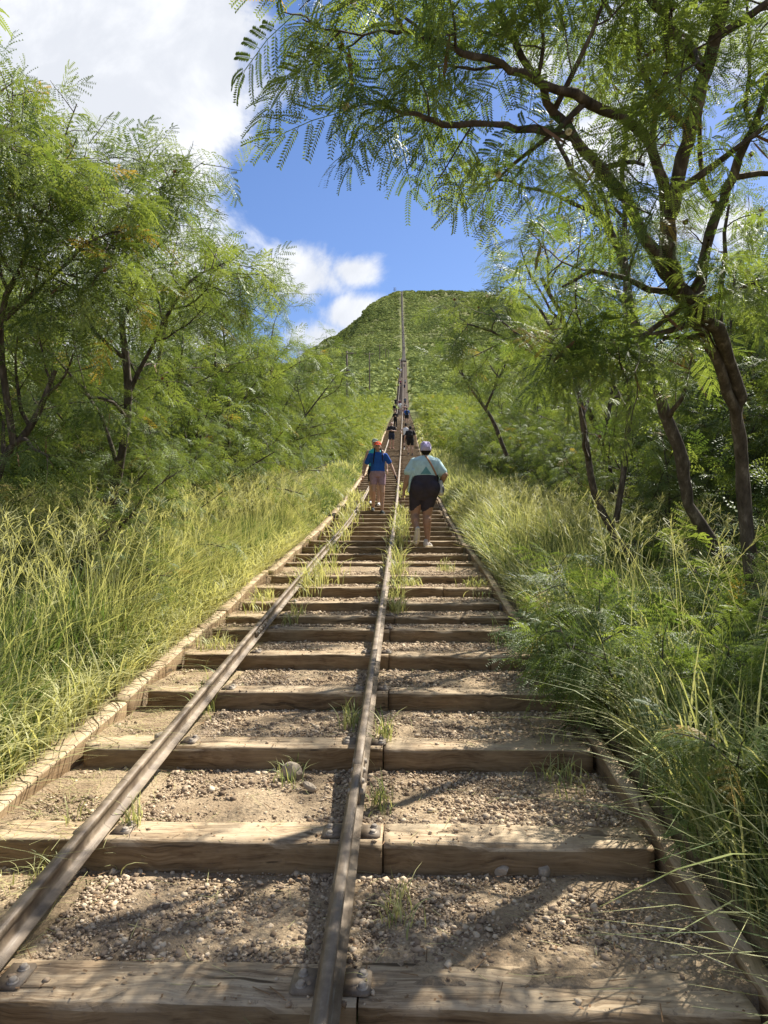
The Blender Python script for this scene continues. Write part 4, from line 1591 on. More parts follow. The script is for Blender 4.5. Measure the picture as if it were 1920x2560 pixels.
# tufts along the rails and straw
parts = []
tufts = [(-0.02, 2.35, 0.045, 0.11, 0.9), (-0.1, 1.9, 0.025, 0.1, 0.5), (-0.33, 1.72, 0.03, 0.13, 0.35), (-0.1, 3.0, 0.04, 0.11, 0.5), (-1.08, 2.75, 0.04, 0.12, 0.75),
         (-1.32, 2.62, 0.06, 0.13, 0.5), (-0.3, 3.9, 0.05, 0.15, 0.4), (-0.1, 3.6, 0.04, 0.16, 0.5), (-1.05, 7.6, 0.14, 0.3, 0.8), (-1.2, 4.2, 0.06, 0.2, 0.4),
         (-1.0, 8.3, 0.18, 0.34, 0.85), (-1.0, 6.2, 0.08, 0.15, 0.7), (-0.08, 6.6, 0.08, 0.22, 0.7), (-0.08, 7.5, 0.1, 0.26, 0.6), (-0.1, 8.6, 0.1, 0.3, 0.6),
         (-0.1, 9.8, 0.12, 0.34, 0.6), (-0.1, 11.2, 0.14, 0.4, 0.6), (-0.1, 12.8, 0.16, 0.46, 0.55), (-0.08, 14.5, 0.16, 0.42, 0.55), (-0.1, 16.5, 0.16, 0.36, 0.6),
         (0.0, 21, 0.15, 0.25, 0.6), (0.0, 23.5, 0.15, 0.25, 0.6), (-1.1, 10.5, 0.16, 0.28, 0.7), (-1.2, 12.5, 0.2, 0.36, 0.75), (-1.25, 15.0, 0.25, 0.42, 0.75),
         (-1.3, 17.5, 0.3, 0.45, 0.8), (-1.5, 20, 0.25, 0.45, 0.8), (0.55, 9.1, 0.1, 0.15, 0.6), (0.75, 3.35, 0.1, 0.12, 0.6), (-0.55, 3.35, 0.05, 0.1, 0.5),
         (0.8, 7.6, 0.12, 0.14, 0.5), (0.1, 8.0, 0.1, 0.14, 0.7), (-1.45, 5.3, 0.1, 0.14, 0.8), (-1.4, 6.9, 0.12, 0.18, 0.8), (0.85, 5.5, 0.12, 0.2, 0.3)]
for (tx, ty, tr, th, tn_) in tufts:
    n = int(25 + (700 if ty < 9 else 420) * tr)
    x = tx + tr * rg.randn(n) * 0.6
    y = ty + tr * 1.6 * rg.randn(n)
    n = len(x)
    wd = 0.0016 + 0.00035 * ty
    v, f, t = grass('g', x, y, th * (0.4 + 0.8 * rg.rand(n)), np.full(n, wd), rg, None, '', bend=0.9, zoff=bed_z(x, y))
    parts.append((v, f, np.repeat(np.clip(tn_ + 0.3 * rg.randn(n), 0, 0.93), 10)))
v, f, t = cat(parts)
tag(link('grass_tufts', mesh_np('grass_tufts', v, [f], M['grass'], t)), "small tufts of grass sprouting along the rails between the steps", 'grass', kind='stuff')

n = 2600
x = np.where(rg.rand(n) < 0.75, rg.uniform(-1.62, -1.1, n), rg.uniform(-1.1, 0.9, n))
y = 1.2 + 8 * rg.rand(n)
a = rg.rand(n) * 6.28
L = 0.03 + 0.09 * rg.rand(n)
z = np.maximum(bed_z(x, y), 0) + 0.006 + 0.012 * rg.rand(n)
kk = np.clip(np.searchsorted(tie_y, y) - 1, 0, 99)
z = np.where(y < tie_y[kk] + TW, tie_z[kk] + 0.004, z)
dx, dy = np.cos(a) * L, np.sin(a) * L
px_, py_ = -np.sin(a) * 0.0009, np.cos(a) * 0.0009
z2 = z + 0.012 * rg.randn(n) * 0.4
V_ = np.stack([np.stack([x - px_, y - py_, z], -1), np.stack([x + px_, y + py_, z], -1), np.stack([x + dx + px_, y + dy + py_, z2], -1),
               np.stack([x + dx - px_, y + dy - py_, z2], -1)], 1).reshape(-1, 3)
tag(link('straw', mesh_np('straw', V_, [np.arange(4 * n).reshape(-1, 4)], M['grass'], np.full(4 * n, 0.82))), "dry straw scattered over the gravel left of the rail", 'straw', kind='stuff')


# ferny seedlings in front of the right-hand trees
def seedling(x, y, n, h, label, seed, ll=0.17):
    t = Tree(seed)
    for i in range(n):
        az = t.r.rand() * 6.28
        P_, Rr = t.branch((0.1 * math.cos(az), 0.1 * math.sin(az), -0.03), (math.cos(az) * 0.7, math.sin(az) * 0.7, 0.8), h * (0.6 + 0.6 * t.r.rand()), 0.007, 0.003, 6, -0.02, 0.12)
        t.leafy(P_, 15, ll, 0.2)
        t.kids(P_, Rr, 4, h * 0.35, 0, 0.3, 0.9, 0.1, 6, ll)
    root = new_empty('leafy_shrub', (x, y, float(ground(x, y))))
    link('stems', t.wood('stems', M['bark']), root)
    link('foliage', leaves_mesh('foliage', t.lp, t.ld, t.ls, 'mid' if y > 3.4 else 'hi', M['leaf_near'], t.r), root)
    tag(root, label, 'shrub', 'ferny shrubs on the right verge')


seedling(1.28, 3.75, 9, 0.66, "dark ferny shrub overhanging the right edging plank beside the fourth step", 1)
seedling(1.5, 4.6, 9, 0.75, "ferny shrub behind the one that overhangs the right edging plank", 2)
seedling(2.1, 3.6, 8, 0.8, "ferny shrub right of the one overhanging the right edging plank", 3)
seedling(2.5, 4.8, 8, 0.9, "ferny shrub at the foot of the kinked grey stem", 4)
seedling(1.55, 5.9, 6, 0.5, "small ferny shrub in the grass above the overhanging one", 5)
seedling(1.6, 2.7, 7, 0.6, "ferny shrub near the lower right corner among the broad blades", 6)
seedling(2.8, 6.4, 8, 0.9, "ferny shrub under the thin forked tree", 7)
seedling(2.3, 2.9, 9, 0.8, "ferny shrub at the right edge of the frame below the large tree's foot", 9)
seedling(1.25, 4.9, 8, 0.5, "low ferny shrub hiding the right ends of the fifth and sixth steps", 10)
seedling(2.6, 3.9, 10, 1.0, "tallest ferny shrub, around the foot of the large dark-limbed tree", 11)
seedling(1.9, 7.2, 7, 0.6, "ferny shrub in the pale sunlit grass on the right", 8)

# fallen leaflets and twigs on the path
n = 3200
x = rg.uniform(-1.6, 0.95, n)
y = 1.2 + 7.5 * rg.rand(n) ** 1.2
kk = np.clip(np.searchsorted(tie_y, y) - 1, 0, 99)
z = np.where(y < tie_y[kk] + TW, tie_z[kk] + 0.004, bed_z(x, y) + 0.009)
a = rg.rand(n) * 6.28
L = np.where(rg.rand(n) < 0.85, 0.006 + 0.008 * rg.rand(n), 0.03 + 0.06 * rg.rand(n))
W = np.where(L < 0.02, 0.003, 0.0016)
ca, sa = np.cos(a), np.sin(a)
V_ = np.stack([np.stack([x - sa * W, y + ca * W, z], -1), np.stack([x + sa * W, y - ca * W, z + 0.002], -1),
               np.stack([x + ca * L + sa * W, y + sa * L - ca * W, z + 0.004], -1), np.stack([x + ca * L - sa * W, y + sa * L + ca * W, z + 0.003], -1)], 1).reshape(-1, 3)
tag(link('leaf_litter', mesh_np('leaf_litter', V_, [np.arange(4 * n).reshape(-1, 4)], M['litter'])), "brown leaflets and broken twigs fallen on the gravel and timbers", 'leaf litter', kind='stuff')

# ------------------------------------------------------------------ people
from mathutils.bvhtree import BVHTree


def sphere_pts(nu=16, nv=10):
    V_, Fq, Ft = [(0, 0, -1)], [], []
    for j in range(1, nv):
        a = -PI / 2 + PI * j / nv
        for i in range(nu):
            b = 2 * PI * i / nu
            V_.append((math.cos(a) * math.cos(b), math.cos(a) * math.sin(b), math.sin(a)))
    V_.append((0, 0, 1))
    for i in range(nu):
        Ft.append((0, 1 + (i + 1) % nu, 1 + i))
        t = 1 + (nv - 2) * nu
        Ft.append((t + i, t + (i + 1) % nu, len(V_) - 1))
    for j in range(nv - 2):
        for i in range(nu):
            a = 1 + j * nu
            Fq.append((a + i, a + (i + 1) % nu, a + nu + (i + 1) % nu, a + nu + i))
    return np.array(V_, float), np.array(Fq), np.array(Ft)


SPV, SPQ, SPT = sphere_pts()


def cap(a, b, ra, rb, ex=1.0, ey=1.0):
    a, b = np.array(a, float), np.array(b, float)
    ax = b - a
    L = np.linalg.norm(ax)
    z = ax / max(L, 1e-6)
    x = np.cross(z, (0.2, 1, 0.1))
    x /= np.linalg.norm(x)
    y = np.cross(z, x)
    up = SPV[:, 2] > 0.001
    r = np.where(up, rb, ra)
    off = (x * SPV[:, 0:1] + y * SPV[:, 1:2] + z * SPV[:, 2:3]) * r[:, None]
    off = off * np.array([ex, ey, 1.0])
    return np.where(up[:, None], b, a) + off, SPQ, SPT


def ell(c, r, tilt=0.0, tiltx=0.0):
    v = SPV * np.array(r)
    if tilt:
        v = v @ np.array(Matrix.Rotation(tilt, 3, 'Y')).T
    if tiltx:
        v = v @ np.array(Matrix.Rotation(tiltx, 3, 'X')).T
    return v + np.array(c), SPQ, SPT


def loft(secs, n=20):
    """stack of ellipses (z, cx, cy, rx, ry)"""
    V_ = []
    for z, cx, cy, rx, ry in secs:
        for i in range(n):
            b = 2 * PI * i / n
            c_, s_ = math.cos(b), math.sin(b)
            V_.append((cx + rx * math.copysign(abs(c_) ** 0.85, c_), cy + ry * math.copysign(abs(s_) ** 0.85, s_), z))
    m = len(secs)
    V_ += [(secs[0][1], secs[0][2], secs[0][0]), (secs[-1][1], secs[-1][2], secs[-1][0])]
    Fq = [(j * n + i, j * n + (i + 1) % n, (j + 1) * n + (i + 1) % n, (j + 1) * n + i) for j in range(m - 1) for i in range(n)]
    Ft = [(m * n, (i + 1) % n, i) for i in range(n)] + [(m * n + 1, (m - 1) * n + i, (m - 1) * n + (i + 1) % n) for i in range(n)]
    return np.array(V_), np.array(Fq), np.array(Ft)


def blob(name, prims, voxel=0.01, smooth=4, mat=None):
    Vs, Q, T_ = [], [], []
    off = 0
    for v, q, t in prims:
        Vs.append(v)
        Q.append(q + off)
        T_.append(t + off)
        off += len(v)
    me = mesh_np('tmp', np.concatenate(Vs), [np.concatenate(Q), np.concatenate(T_)])
    o = bpy.data.objects.new('tmp', me)
    C.objects.link(o)
    m = o.modifiers.new('r', 'REMESH')
    m.mode = 'VOXEL'
    m.voxel_size = voxel
    m.use_smooth_shade = True
    if smooth:
        s = o.modifiers.new('s', 'SMOOTH')
        s.factor = 0.5
        s.iterations = smooth
    dg = bpy.context.evaluated_depsgraph_get()
    out_ = bpy.data.meshes.new_from_object(o.evaluated_get(dg))
    out_.name = name
    bpy.data.objects.remove(o)
    out_.materials.clear()
    if mat:
        out_.materials.append(mat)
    out_.polygons.foreach_set('use_smooth', np.ones(len(out_.polygons), dtype=bool))
    return out_


_cm = {}


def cloth(col, rough=0.85):
    k = tuple(col)
    if k not in _cm:
        _cm[k] = simple('cloth', col, rough, 0, 0.14, 14, 0.12, 0.15)
    return _cm[k]


def skin(col):
    k = ('s',) + tuple(col)
    if k not in _cm:
        _cm[k] = simple('skin', col, 0.55, 0, 0.08, 20, 0.05, 0.35)
    return _cm[k]


def hand(w_, d, side, curl=0.3, s=1.0):
    """palm, four unequal bent fingers and a thumb; w_ wrist, d pointing down the hand, side the thumb's way"""
    w_, d, side = np.array(w_, float), unit(np.array(d, float)), unit(np.array(side, float))
    side = unit(side - d * (side @ d))
    nrm = np.cross(d, side)
    pr = [cap(w_, w_ + d * 0.045 * s, 0.022 * s, 0.026 * s), cap(w_ + d * 0.03 * s + side * 0.022 * s, w_ + d * 0.08 * s + side * 0.024 * s, 0.017 * s, 0.015 * s),
          cap(w_ + d * 0.03 * s - side * 0.018 * s, w_ + d * 0.075 * s - side * 0.024 * s, 0.016 * s, 0.014 * s), cap(w_ + d * 0.03 * s, w_ + d * 0.083 * s, 0.017 * s, 0.015 * s)]
    for i, (o, L) in enumerate(((0.03, 0.068), (0.011, 0.078), (-0.009, 0.072), (-0.028, 0.056))):
        a = w_ + d * 0.082 * s + side * o * s
        d1 = unit(d + nrm * curl * 0.5 + side * o * 2.0)
        d2 = unit(d + nrm * curl * 1.5)
        b = a + d1 * L * 0.5 * s
        c = b + d2 * L * 0.5 * s
        pr += [cap(a, b, 0.0095 * s, 0.0088 * s), cap(b, c, 0.0088 * s, 0.0072 * s)]
    a = w_ + d * 0.025 * s + side * 0.026 * s
    b = a + unit(d * 0.8 + side * 0.7 + nrm * 0.2) * 0.036 * s
    c = b + unit(d + side * 0.15 + nrm * 0.25) * 0.03 * s
    return pr + [cap(a, b, 0.0125 * s, 0.0105 * s), cap(b, c, 0.0105 * s, 0.0085 * s)]


def shoe(name, heel, toe, parent, mat, sole, s=1.0, vox=0.008, up=(0, 0, 1)):
    heel, toe, up = np.array(heel, float), np.array(toe, float), np.array(up, float)
    d = unit(toe - heel)
    up = unit(up - d * (up @ d))
    L = np.linalg.norm(toe - heel)
    m = heel + d * L * 0.3
    pr = [cap(heel + up * 0.035, toe + up * 0.022, 0.036 * s, 0.03 * s), cap(heel + up * 0.05, m + up * 0.06, 0.036 * s, 0.034 * s),
          cap(m + up * 0.05, heel + d * L * 0.75 + up * 0.03, 0.038 * s, 0.036 * s), cap(heel + up * 0.05, heel + up * 0.085 + d * 0.012, 0.035 * s, 0.036 * s)]
    o = link('shoe', blob('shoe', pr, vox, 2, mat), parent)
    # sole
    lat = np.cross(d, up)
    out_ = []
    for t in np.linspace(0, 2 * PI, 24, endpoint=False):
        c_, s_ = math.cos(t), math.sin(t)
        wdt = (0.038 + 0.008 * (c_ > 0)) * s
        out_.append(heel + d * (L * 0.5 + (L * 0.5 + 0.038) * math.copysign(abs(c_) ** 0.8, c_)) + lat * wdt * math.copysign(abs(s_) ** 0.7, s_))
    out_ = np.array(out_)
    V_ = np.concatenate([out_ - up * 0.004, out_ + up * 0.02])
    f = [[i, (i + 1) % 24, 24 + (i + 1) % 24, 24 + i] for i in range(24)]
    link('sole', mesh_np('sole', V_, [f, [list(range(24))[::-1]], [list(range(24, 48))]], sole), o)
    return o


def strip_on(me, pts2, width, y0, sgn, mat, name, parent, offs=0.004):
    """a band laid on a surface: pts2 in the xz plane, dropped along y"""
    bv = BVHTree.FromPolygons([v.co for v in me.vertices], [tuple(p.vertices) for p in me.polygons])
    P2 = np.array(pts2, float)
    n = 24
    t = np.linspace(0, len(P2) - 1, n)
    xs_ = np.interp(t, np.arange(len(P2)), P2[:, 0])
    zs_ = np.interp(t, np.arange(len(P2)), P2[:, 1])
    d = np.stack([np.gradient(xs_), np.gradient(zs_)], -1)
    d = d / np.linalg.norm(d, axis=1)[:, None]
    V_ = []
    ly = y0
    for i in range(n):
        for s in (-0.5, 0.5):
            x = xs_[i] - d[i, 1] * width * s
            z = zs_[i] + d[i, 0] * width * s
            h = bv.ray_cast(Vector((x, y0, z)), Vector((0, -sgn, 0)))
            yv = h[0].y + sgn * offs if h[0] is not None else ly
            ly = yv
            V_.append((x, yv, z))
    V_ = np.array(V_)
    V2 = np.concatenate([V_, V_ - np.array((0, sgn * 0.006, 0))])
    f = [[2 * i, 2 * i + 1, 2 * i + 3, 2 * i + 2] for i in range(n - 1)]
    m = 2 * n
    f += [[m + 2 * i, m + 2 * i + 2, m + 2 * i + 3, m + 2 * i + 1] for i in range(n - 1)]
    f += [[2 * i, 2 * i + 2, m + 2 * i + 2, m + 2 * i] for i in range(n - 1)] + [[2 * i + 1, m + 2 * i + 1, m + 2 * i + 3, 2 * i + 3] for i in range(n - 1)]
    return link(name, mesh_np(name, V2, [f], mat), parent)


def step_top(Y):
    """height of the step a foot at Y would stand on"""
    k = int(np.clip(np.searchsorted(tie_y, Y) - 1, 0, len(tie_y) - 1))
    return float(tie_z[k])


def stand(px, Z, on_tie=True):
    """ground spot under the image column px at depth Z"""
    g = pt(px, 1200, Z)
    Y = g.y
    k = int(np.argmin(np.abs(tie_y - Y))) if Y < 262 else None
    if k is not None and on_tie:
        Y = tie_y[k] + 0.1
        return Vector((g.x, Y, float(tie_z[k])))
    return Vector((g.x, Y, float(P(Y)) + 0.0))


# ---- the hiker in the mint shirt
def mint_hiker():
    root = new_empty('person', stand(1063, 10.9))
    sk = skin((0.34, 0.195, 0.13))
    dark = cloth((0.045, 0.038, 0.05))
    mint = cloth((0.42, 0.57, 0.58))
    hk = (0.012, 0.02)
    body = [ell((0.012, 0.02, 1.555), (0.077, 0.095, 0.115)), ell((0.012, 0.09, 1.51), (0.05, 0.035, 0.05)), ell((0.012, 0.118, 1.545), (0.016, 0.016, 0.02)),
            ell((-0.066, 0.02, 1.54), (0.014, 0.024, 0.034)), ell((0.09, 0.02, 1.54), (0.014, 0.024, 0.034)),
            cap((0.01, 0.005, 1.38), (0.01, 0.015, 1.5), 0.07, 0.062),
            loft([(0.88, 0, 0, 0.17, 0.13), (0.98, 0, 0, 0.215, 0.16), (1.1, 0, 0.0, 0.2, 0.15), (1.28, 0, 0, 0.18, 0.13), (1.38, 0, 0, 0.16, 0.1), (1.43, 0, 0, 0.08, 0.06)]),
            cap((-0.175, 0, 1.335), (-0.272, -0.03, 1.12), 0.056, 0.052), cap((-0.272, -0.03, 1.12), (-0.295, -0.01, 1.04), 0.052, 0.05), cap((-0.295, -0.01, 1.04), (-0.338, 0.04, 0.9), 0.05, 0.028),
            cap((0.175, 0, 1.335), (0.305, -0.05, 1.14), 0.056, 0.056), cap((0.305, -0.05, 1.14), (0.275, 0.06, 1.06), 0.055, 0.045), cap((0.275, 0.06, 1.06), (0.2, 0.2, 1.0), 0.045, 0.028),
            cap((-0.12, 0, 0.9), (-0.16, 0.05, 0.52), 0.115, 0.074), cap((-0.16, 0.05, 0.52), (-0.16, -0.03, 0.42), 0.07, 0.073), cap((-0.16, -0.03, 0.42), (-0.128, -0.19, 0.24), 0.07, 0.036),
            cap((0.08, 0, 0.9), (0.028, 0.03, 0.5), 0.115, 0.073), cap((0.028, 0.03, 0.5), (0.024, -0.012, 0.42), 0.068, 0.073), cap((0.028, -0.012, 0.42), (0.036, 0.0, 0.1), 0.072, 0.034),
            ell((0.024, -0.02, 0.38), (0.066, 0.066, 0.1)), ell((-0.155, -0.06, 0.4), (0.064, 0.064, 0.09))]
    body += hand((-0.34, 0.045, 0.905), (-0.06, 0.05, -1), (0.2, 1, 0), 0.35, 1.05)
    body += hand((0.195, 0.2, 1.0), (-0.8, 0.5, -0.1), (0, 0.2, 1), 0.6)
    me = blob('body', body, 0.0085, 3, sk)
    link('body', me, root)
    # knee shorts
    sh = [loft([(0.74, -0.06, 0.0, 0.13, 0.1), (0.79, -0.05, -0.005, 0.19, 0.14), (0.86, -0.035, -0.005, 0.205, 0.165), (0.93, -0.025, -0.01, 0.218, 0.18), (1.03, -0.01, -0.01, 0.214, 0.175), (1.1, 0, 0, 0.22, 0.17), (1.155, 0, 0, 0.2, 0.155)]),
          ell((-0.1, -0.085, 0.93), (0.135, 0.13, 0.14)), ell((0.105, -0.085, 0.93), (0.135, 0.13, 0.14)),
          cap((-0.13, 0, 0.86), (-0.162, 0.045, 0.625), 0.13, 0.092), cap((0.08, 0, 0.86), (0.03, 0.03, 0.615), 0.135, 0.094)]
    link('shorts', blob('shorts', sh, 0.01, 3, dark), root)
    # shirt: yoke, sleeves, flank panel
    st = [loft([(1.1, 0.0, 0.0, 0.215, 0.16), (1.17, 0, 0, 0.215, 0.162), (1.28, 0, 0, 0.222, 0.162), (1.37, 0.0, 0.0, 0.215, 0.14), (1.425, 0.0, 0, 0.15, 0.1), (1.45, 0.01, 0.005, 0.1, 0.085)]),
          cap((-0.17, 0, 1.345), (-0.26, -0.025, 1.195), 0.08, 0.08), cap((0.17, 0, 1.345), (0.27, -0.03, 1.19), 0.08, 0.082),
          cap((-0.19, 0.0, 1.2), (-0.236, -0.02, 1.05), 0.06, 0.04, 0.8, 2.2), cap((-0.236, -0.02, 1.05), (-0.262, -0.02, 0.87), 0.04, 0.02, 0.6, 2.6),
          cap((0.19, 0.05, 1.2), (0.2, 0.08, 1.08), 0.06, 0.05, 0.8, 1.8)]
    sm = blob('shirt', st, 0.01, 3, mint)
    shirt = link('shirt', sm, root)
    # dark teal top showing through the split at the back
    bv = BVHTree.FromPolygons([v.co for v in sm.vertices], [tuple(p.vertices) for p in sm.polygons])
    V_, Fq = [], []
    n = 9
    for i in range(n):
        t = i / (n - 1)
        z = 1.258 - t * 0.115
        hw = 0.006 + 0.082 * t ** 1.1
        for s in np.linspace(-1, 1, 7):
            x = 0.01 + hw * s
            h = bv.ray_cast(Vector((x, -1, z)), Vector((0, 1, 0)))
            V_.append((x, (h[0].y if h[0] else -0.16) - 0.004, z))
    for i in range(n - 1):
        for j in range(6):
            Fq.append((i * 7 + j, i * 7 + j + 1, (i + 1) * 7 + j + 1, (i + 1) * 7 + j))
    link('undershirt', mesh_np('undershirt', V_, [Fq], cloth((0.12, 0.27, 0.3)), smooth=True), root)
    # striped cross strap and hip bag
    for off_, w_, c in ((0, 0.03, (0.5, 0.35, 0.2)), (-0.007, 0.005, (0.06, 0.05, 0.06)), (0.007, 0.005, (0.55, 0.12, 0.06))):
        strip_on(sm, [(0.0 + off_, 1.45), (0.055 + off_, 1.36), (0.11 + off_, 1.26), (0.165 + off_, 1.15), (0.185 + off_, 1.1)], w_, -1, -1, cloth(c), 'strap', root,
                 0.005 if w_ > 0.01 else 0.008)
    link('strap_clip', blob('strap_clip', [cap((0.188, -0.14, 1.12), (0.195, -0.13, 1.07), 0.014, 0.014)], 0.008, 0, cloth((0.02, 0.02, 0.02))), root)
    bag = link('hip_bag', blob('hip_bag', [cap((0.245, 0.0, 1.02), (0.25, 0.02, 0.88), 0.045, 0.062, 0.9, 1.8), ell((0.25, 0.02, 0.86), (0.055, 0.11, 0.05))], 0.01, 3, cloth((0.5, 0.49, 0.46))), root)
    link('pocket', blob('pocket', [ell((0.285, -0.03, 0.91), (0.02, 0.06, 0.06))], 0.008, 1, cloth((0.13, 0.13, 0.14))), bag)
    # hair and wrap
    link('hair', blob('hair', [ell((0.012, -0.02, 1.525), (0.08, 0.07, 0.06)), ell((0.012, -0.045, 1.49), (0.055, 0.04, 0.035))], 0.008, 2, cloth((0.02, 0.015, 0.012))), root)
    lav = cloth((0.46, 0.4, 0.58))
    wr = [ell((0.012, 0.012, 1.598), (0.09, 0.106, 0.085)), ell((0.012, -0.01, 1.56), (0.089, 0.095, 0.066))]
    coil = []
    for i in range(22):
        a = i * 0.62
        r_ = 0.052 - 0.0021 * i
        coil.append((0.018 + r_ * math.cos(a), -0.085 - 0.0016 * i, 1.578 + r_ * math.sin(a) * 1.05))
    for a, b in zip(coil[:-1], coil[1:]):
        wr.append(cap(a, b, 0.0115, 0.0115))
    wr += [cap((-0.03, -0.02, 1.665), (0.06, -0.03, 1.66), 0.018, 0.016), cap((-0.065, -0.05, 1.63), (-0.02, -0.06, 1.66), 0.014, 0.016), cap((0.08, -0.04, 1.62), (0.05, -0.065, 1.655), 0.014, 0.014)]
    link('head_wrap', blob('head_wrap', wr, 0.0065, 1, lav), root)
    ws = cloth((0.55, 0.5, 0.48))
    so = cloth((0.62, 0.56, 0.42))
    shoe('shoe', (0.005, -0.03, 0.004), (0.085, 0.15, 0.004), root, ws, so, 1.12)
    shoe('shoe', (-0.125, -0.25, 0.26), (-0.15, -0.17, 0.06), root, ws, so, 1.12, up=(0, 0.9, 0.3))
    for ch in ((-0.3, 0),):
        pass
    tag(root, "hiker in mint shirt, dark knee shorts and lavender head wrap climbing with her back turned", 'person')
    return root


mint_hiker()

SKL, SKM, SKD = (0.47, 0.29, 0.2), (0.36, 0.21, 0.14), (0.2, 0.11, 0.07)


def person(loc, label, away=True, h=1.7, skc=SKL, top=(0.03, 0.03, 0.035), bottom=(0.03, 0.03, 0.035), shoes=(0.05, 0.05, 0.05), hair=(0.025, 0.018, 0.014),
           arms='swing', sleeves='short', legs='shorts', walk=0.5, head=None, pack=None, hairstyle='short', group=None, fat=1.0, vox=0.011, turn=0.0, extras=None, lean=0.0):
    root = new_empty('person', loc)
    k = h / 1.72
    root.scale = (k * fat ** 0.5, k * fat ** 0.5, k)
    root.rotation_euler = (0, 0, (0 if away else PI) + turn)
    sk = skin(skc)
    w_ = walk
    ly = lean
    kneeR, ankR = (0.1, 0.05 * w_, 0.48), (0.1, 0.0, 0.09)
    if away:    # climbing: left foot a step higher
        kneeL, ankL = (-0.1, 0.12 + 0.18 * w_, 0.52 + 0.1 * w_), (-0.1, 0.05 + 0.2 * w_, 0.09 + 0.16 * w_)
        kneeR, ankR = (0.1, 0.02, 0.48), (0.1, -0.1 * w_, 0.09)
    else:       # coming down
        kneeL, ankL = (-0.1, 0.12 * w_, 0.47 - 0.02 * w_), (-0.09, 0.16 * w_, 0.09 - 0.1 * w_)
        kneeR, ankR = (0.1, 0.1 * w_, 0.48), (0.1, -0.1 * w_, 0.09)
    if arms == 'swing':
        A = [((-0.27, -0.02, 1.14), (-0.31, 0.06, 0.9)), ((0.27, -0.04, 1.14), (0.31, 0.02, 0.9))]
    elif arms == 'phone':
        A = [((-0.27, 0.0, 1.15), (-0.07, 0.22, 1.12)), ((0.27, 0.0, 1.15), (0.06, 0.22, 1.14))]
    elif arms == 'hips':
        A = [((-0.33, -0.05, 1.2), (-0.18, 0.06, 1.02)), ((0.33, -0.05, 1.2), (0.18, 0.06, 1.02))]
    else:
        A = arms
    body = [ell((0, 0.02 + ly, 1.6), (0.074, 0.092, 0.112)), ell((0, 0.085 + ly, 1.555), (0.045, 0.035, 0.045)), ell((0, 0.118 + ly, 1.595), (0.012, 0.016, 0.022)),
            ell((-0.074, 0.015 + ly, 1.59), (0.012, 0.022, 0.03)), ell((0.074, 0.015 + ly, 1.59), (0.012, 0.022, 0.03)),
            cap((0, 0.0 + ly, 1.42), (0, 0.012 + ly, 1.53), 0.056, 0.052),
            loft([(0.84, 0, 0, 0.15, 0.11), (0.93, 0, 0, 0.165, 0.125), (1.08, 0, ly / 3, 0.14, 0.1), (1.25, 0, ly / 2, 0.155, 0.11), (1.37, 0, ly * .8, 0.165, 0.1), (1.45, 0, ly, 0.08, 0.06)])]
    for s, (el, wr) in zip((-1, 1), A):
        shp = (s * 0.175, ly, 1.385)
        mid = tuple(np.array(el) * 0.75 + np.array(wr) * 0.25)
        body += [cap(shp, el, 0.05, 0.039), cap(el, mid, 0.039, 0.038), cap(mid, wr, 0.038, 0.024)]
        body += hand(wr, np.array(wr) - np.array(el), (-s * 0.3, 1, 0.2) if arms == 'swing' else (0, 0.2, 1), 0.35, 1.0)
    for s, kn, an in ((-1, kneeL, ankL), (1, kneeR, ankR)):
        kn_, an_ = np.array(kn), np.array(an)
        body += [cap((s * 0.09, 0, 0.9), kn, 0.095, 0.056), cap(kn, kn_ * 0.72 + an_ * 0.28 + (0, -0.02, 0), 0.052, 0.056), cap(kn_ * 0.72 + an_ * 0.28 + (0, -0.02, 0), an, 0.055, 0.032)]
    link('body', blob('body', body, vox, 3, sk), root)
    if top is not None:
        st = [loft([(0.98, 0, 0.0, 0.168, 0.128), (1.1, 0, ly / 3, 0.16, 0.118), (1.26, 0, ly / 2, 0.17, 0.125), (1.38, 0, ly * .8, 0.178, 0.112), (1.44, 0, ly, 0.11, 0.08), (1.465, 0, ly, 0.07, 0.065)])]
        for s, (el, wr) in zip((-1, 1), A):
            e_ = np.array(el)
            shp = np.array((s * 0.172, ly, 1.385))
            if sleeves == 'short':
                st.append(cap(shp, shp * 0.35 + e_ * 0.65, 0.062, 0.064))
            elif sleeves == 'long':
                st += [cap(shp, e_, 0.06, 0.05), cap(e_, e_ * 0.12 + np.array(wr) * 0.88, 0.05, 0.036)]
        sm = blob('shirt', st, vox, 3, cloth(top))
        link('shirt', sm, root)
    if bottom is not None:
        f = {'shorts': 0.62, 'short': 0.38, 'long': 1.0, 'half': 0.5}[legs]
        sh = [loft([(0.84, 0, 0, 0.165, 0.13), (0.93, 0, 0, 0.178, 0.138), (1.0, 0, 0, 0.163, 0.124), (1.03, 0, 0, 0.155, 0.118)])]
        for s, kn, an in ((-1, kneeL, ankL), (1, kneeR, ankR)):
            a = np.array((s * 0.09, 0, 0.88))
            b = a * (1 - min(f, 1)) + np.array(kn) * min(f, 1)
            sh.append(cap(a, b, 0.105, 0.085 if f < 1 else 0.068))
            if f >= 1:
                sh.append(cap(kn, np.array(an) * 0.85 + np.array(kn) * 0.15, 0.068, 0.048))
        link('shorts' if f < 1 else 'trousers', blob('shorts', sh, vox, 3, cloth(bottom)), root)
    for s, an in ((-1, ankL), (1, ankR)):
        a_ = np.array(an)
        shoe('shoe', a_ + (0, -0.045, -0.086), a_ + (s * 0.02, 0.15, -0.086), root, cloth(shoes), cloth(tuple(min(0.7, v + 0.15) for v in shoes)), 1.0, max(vox, 0.009))
    hr = []
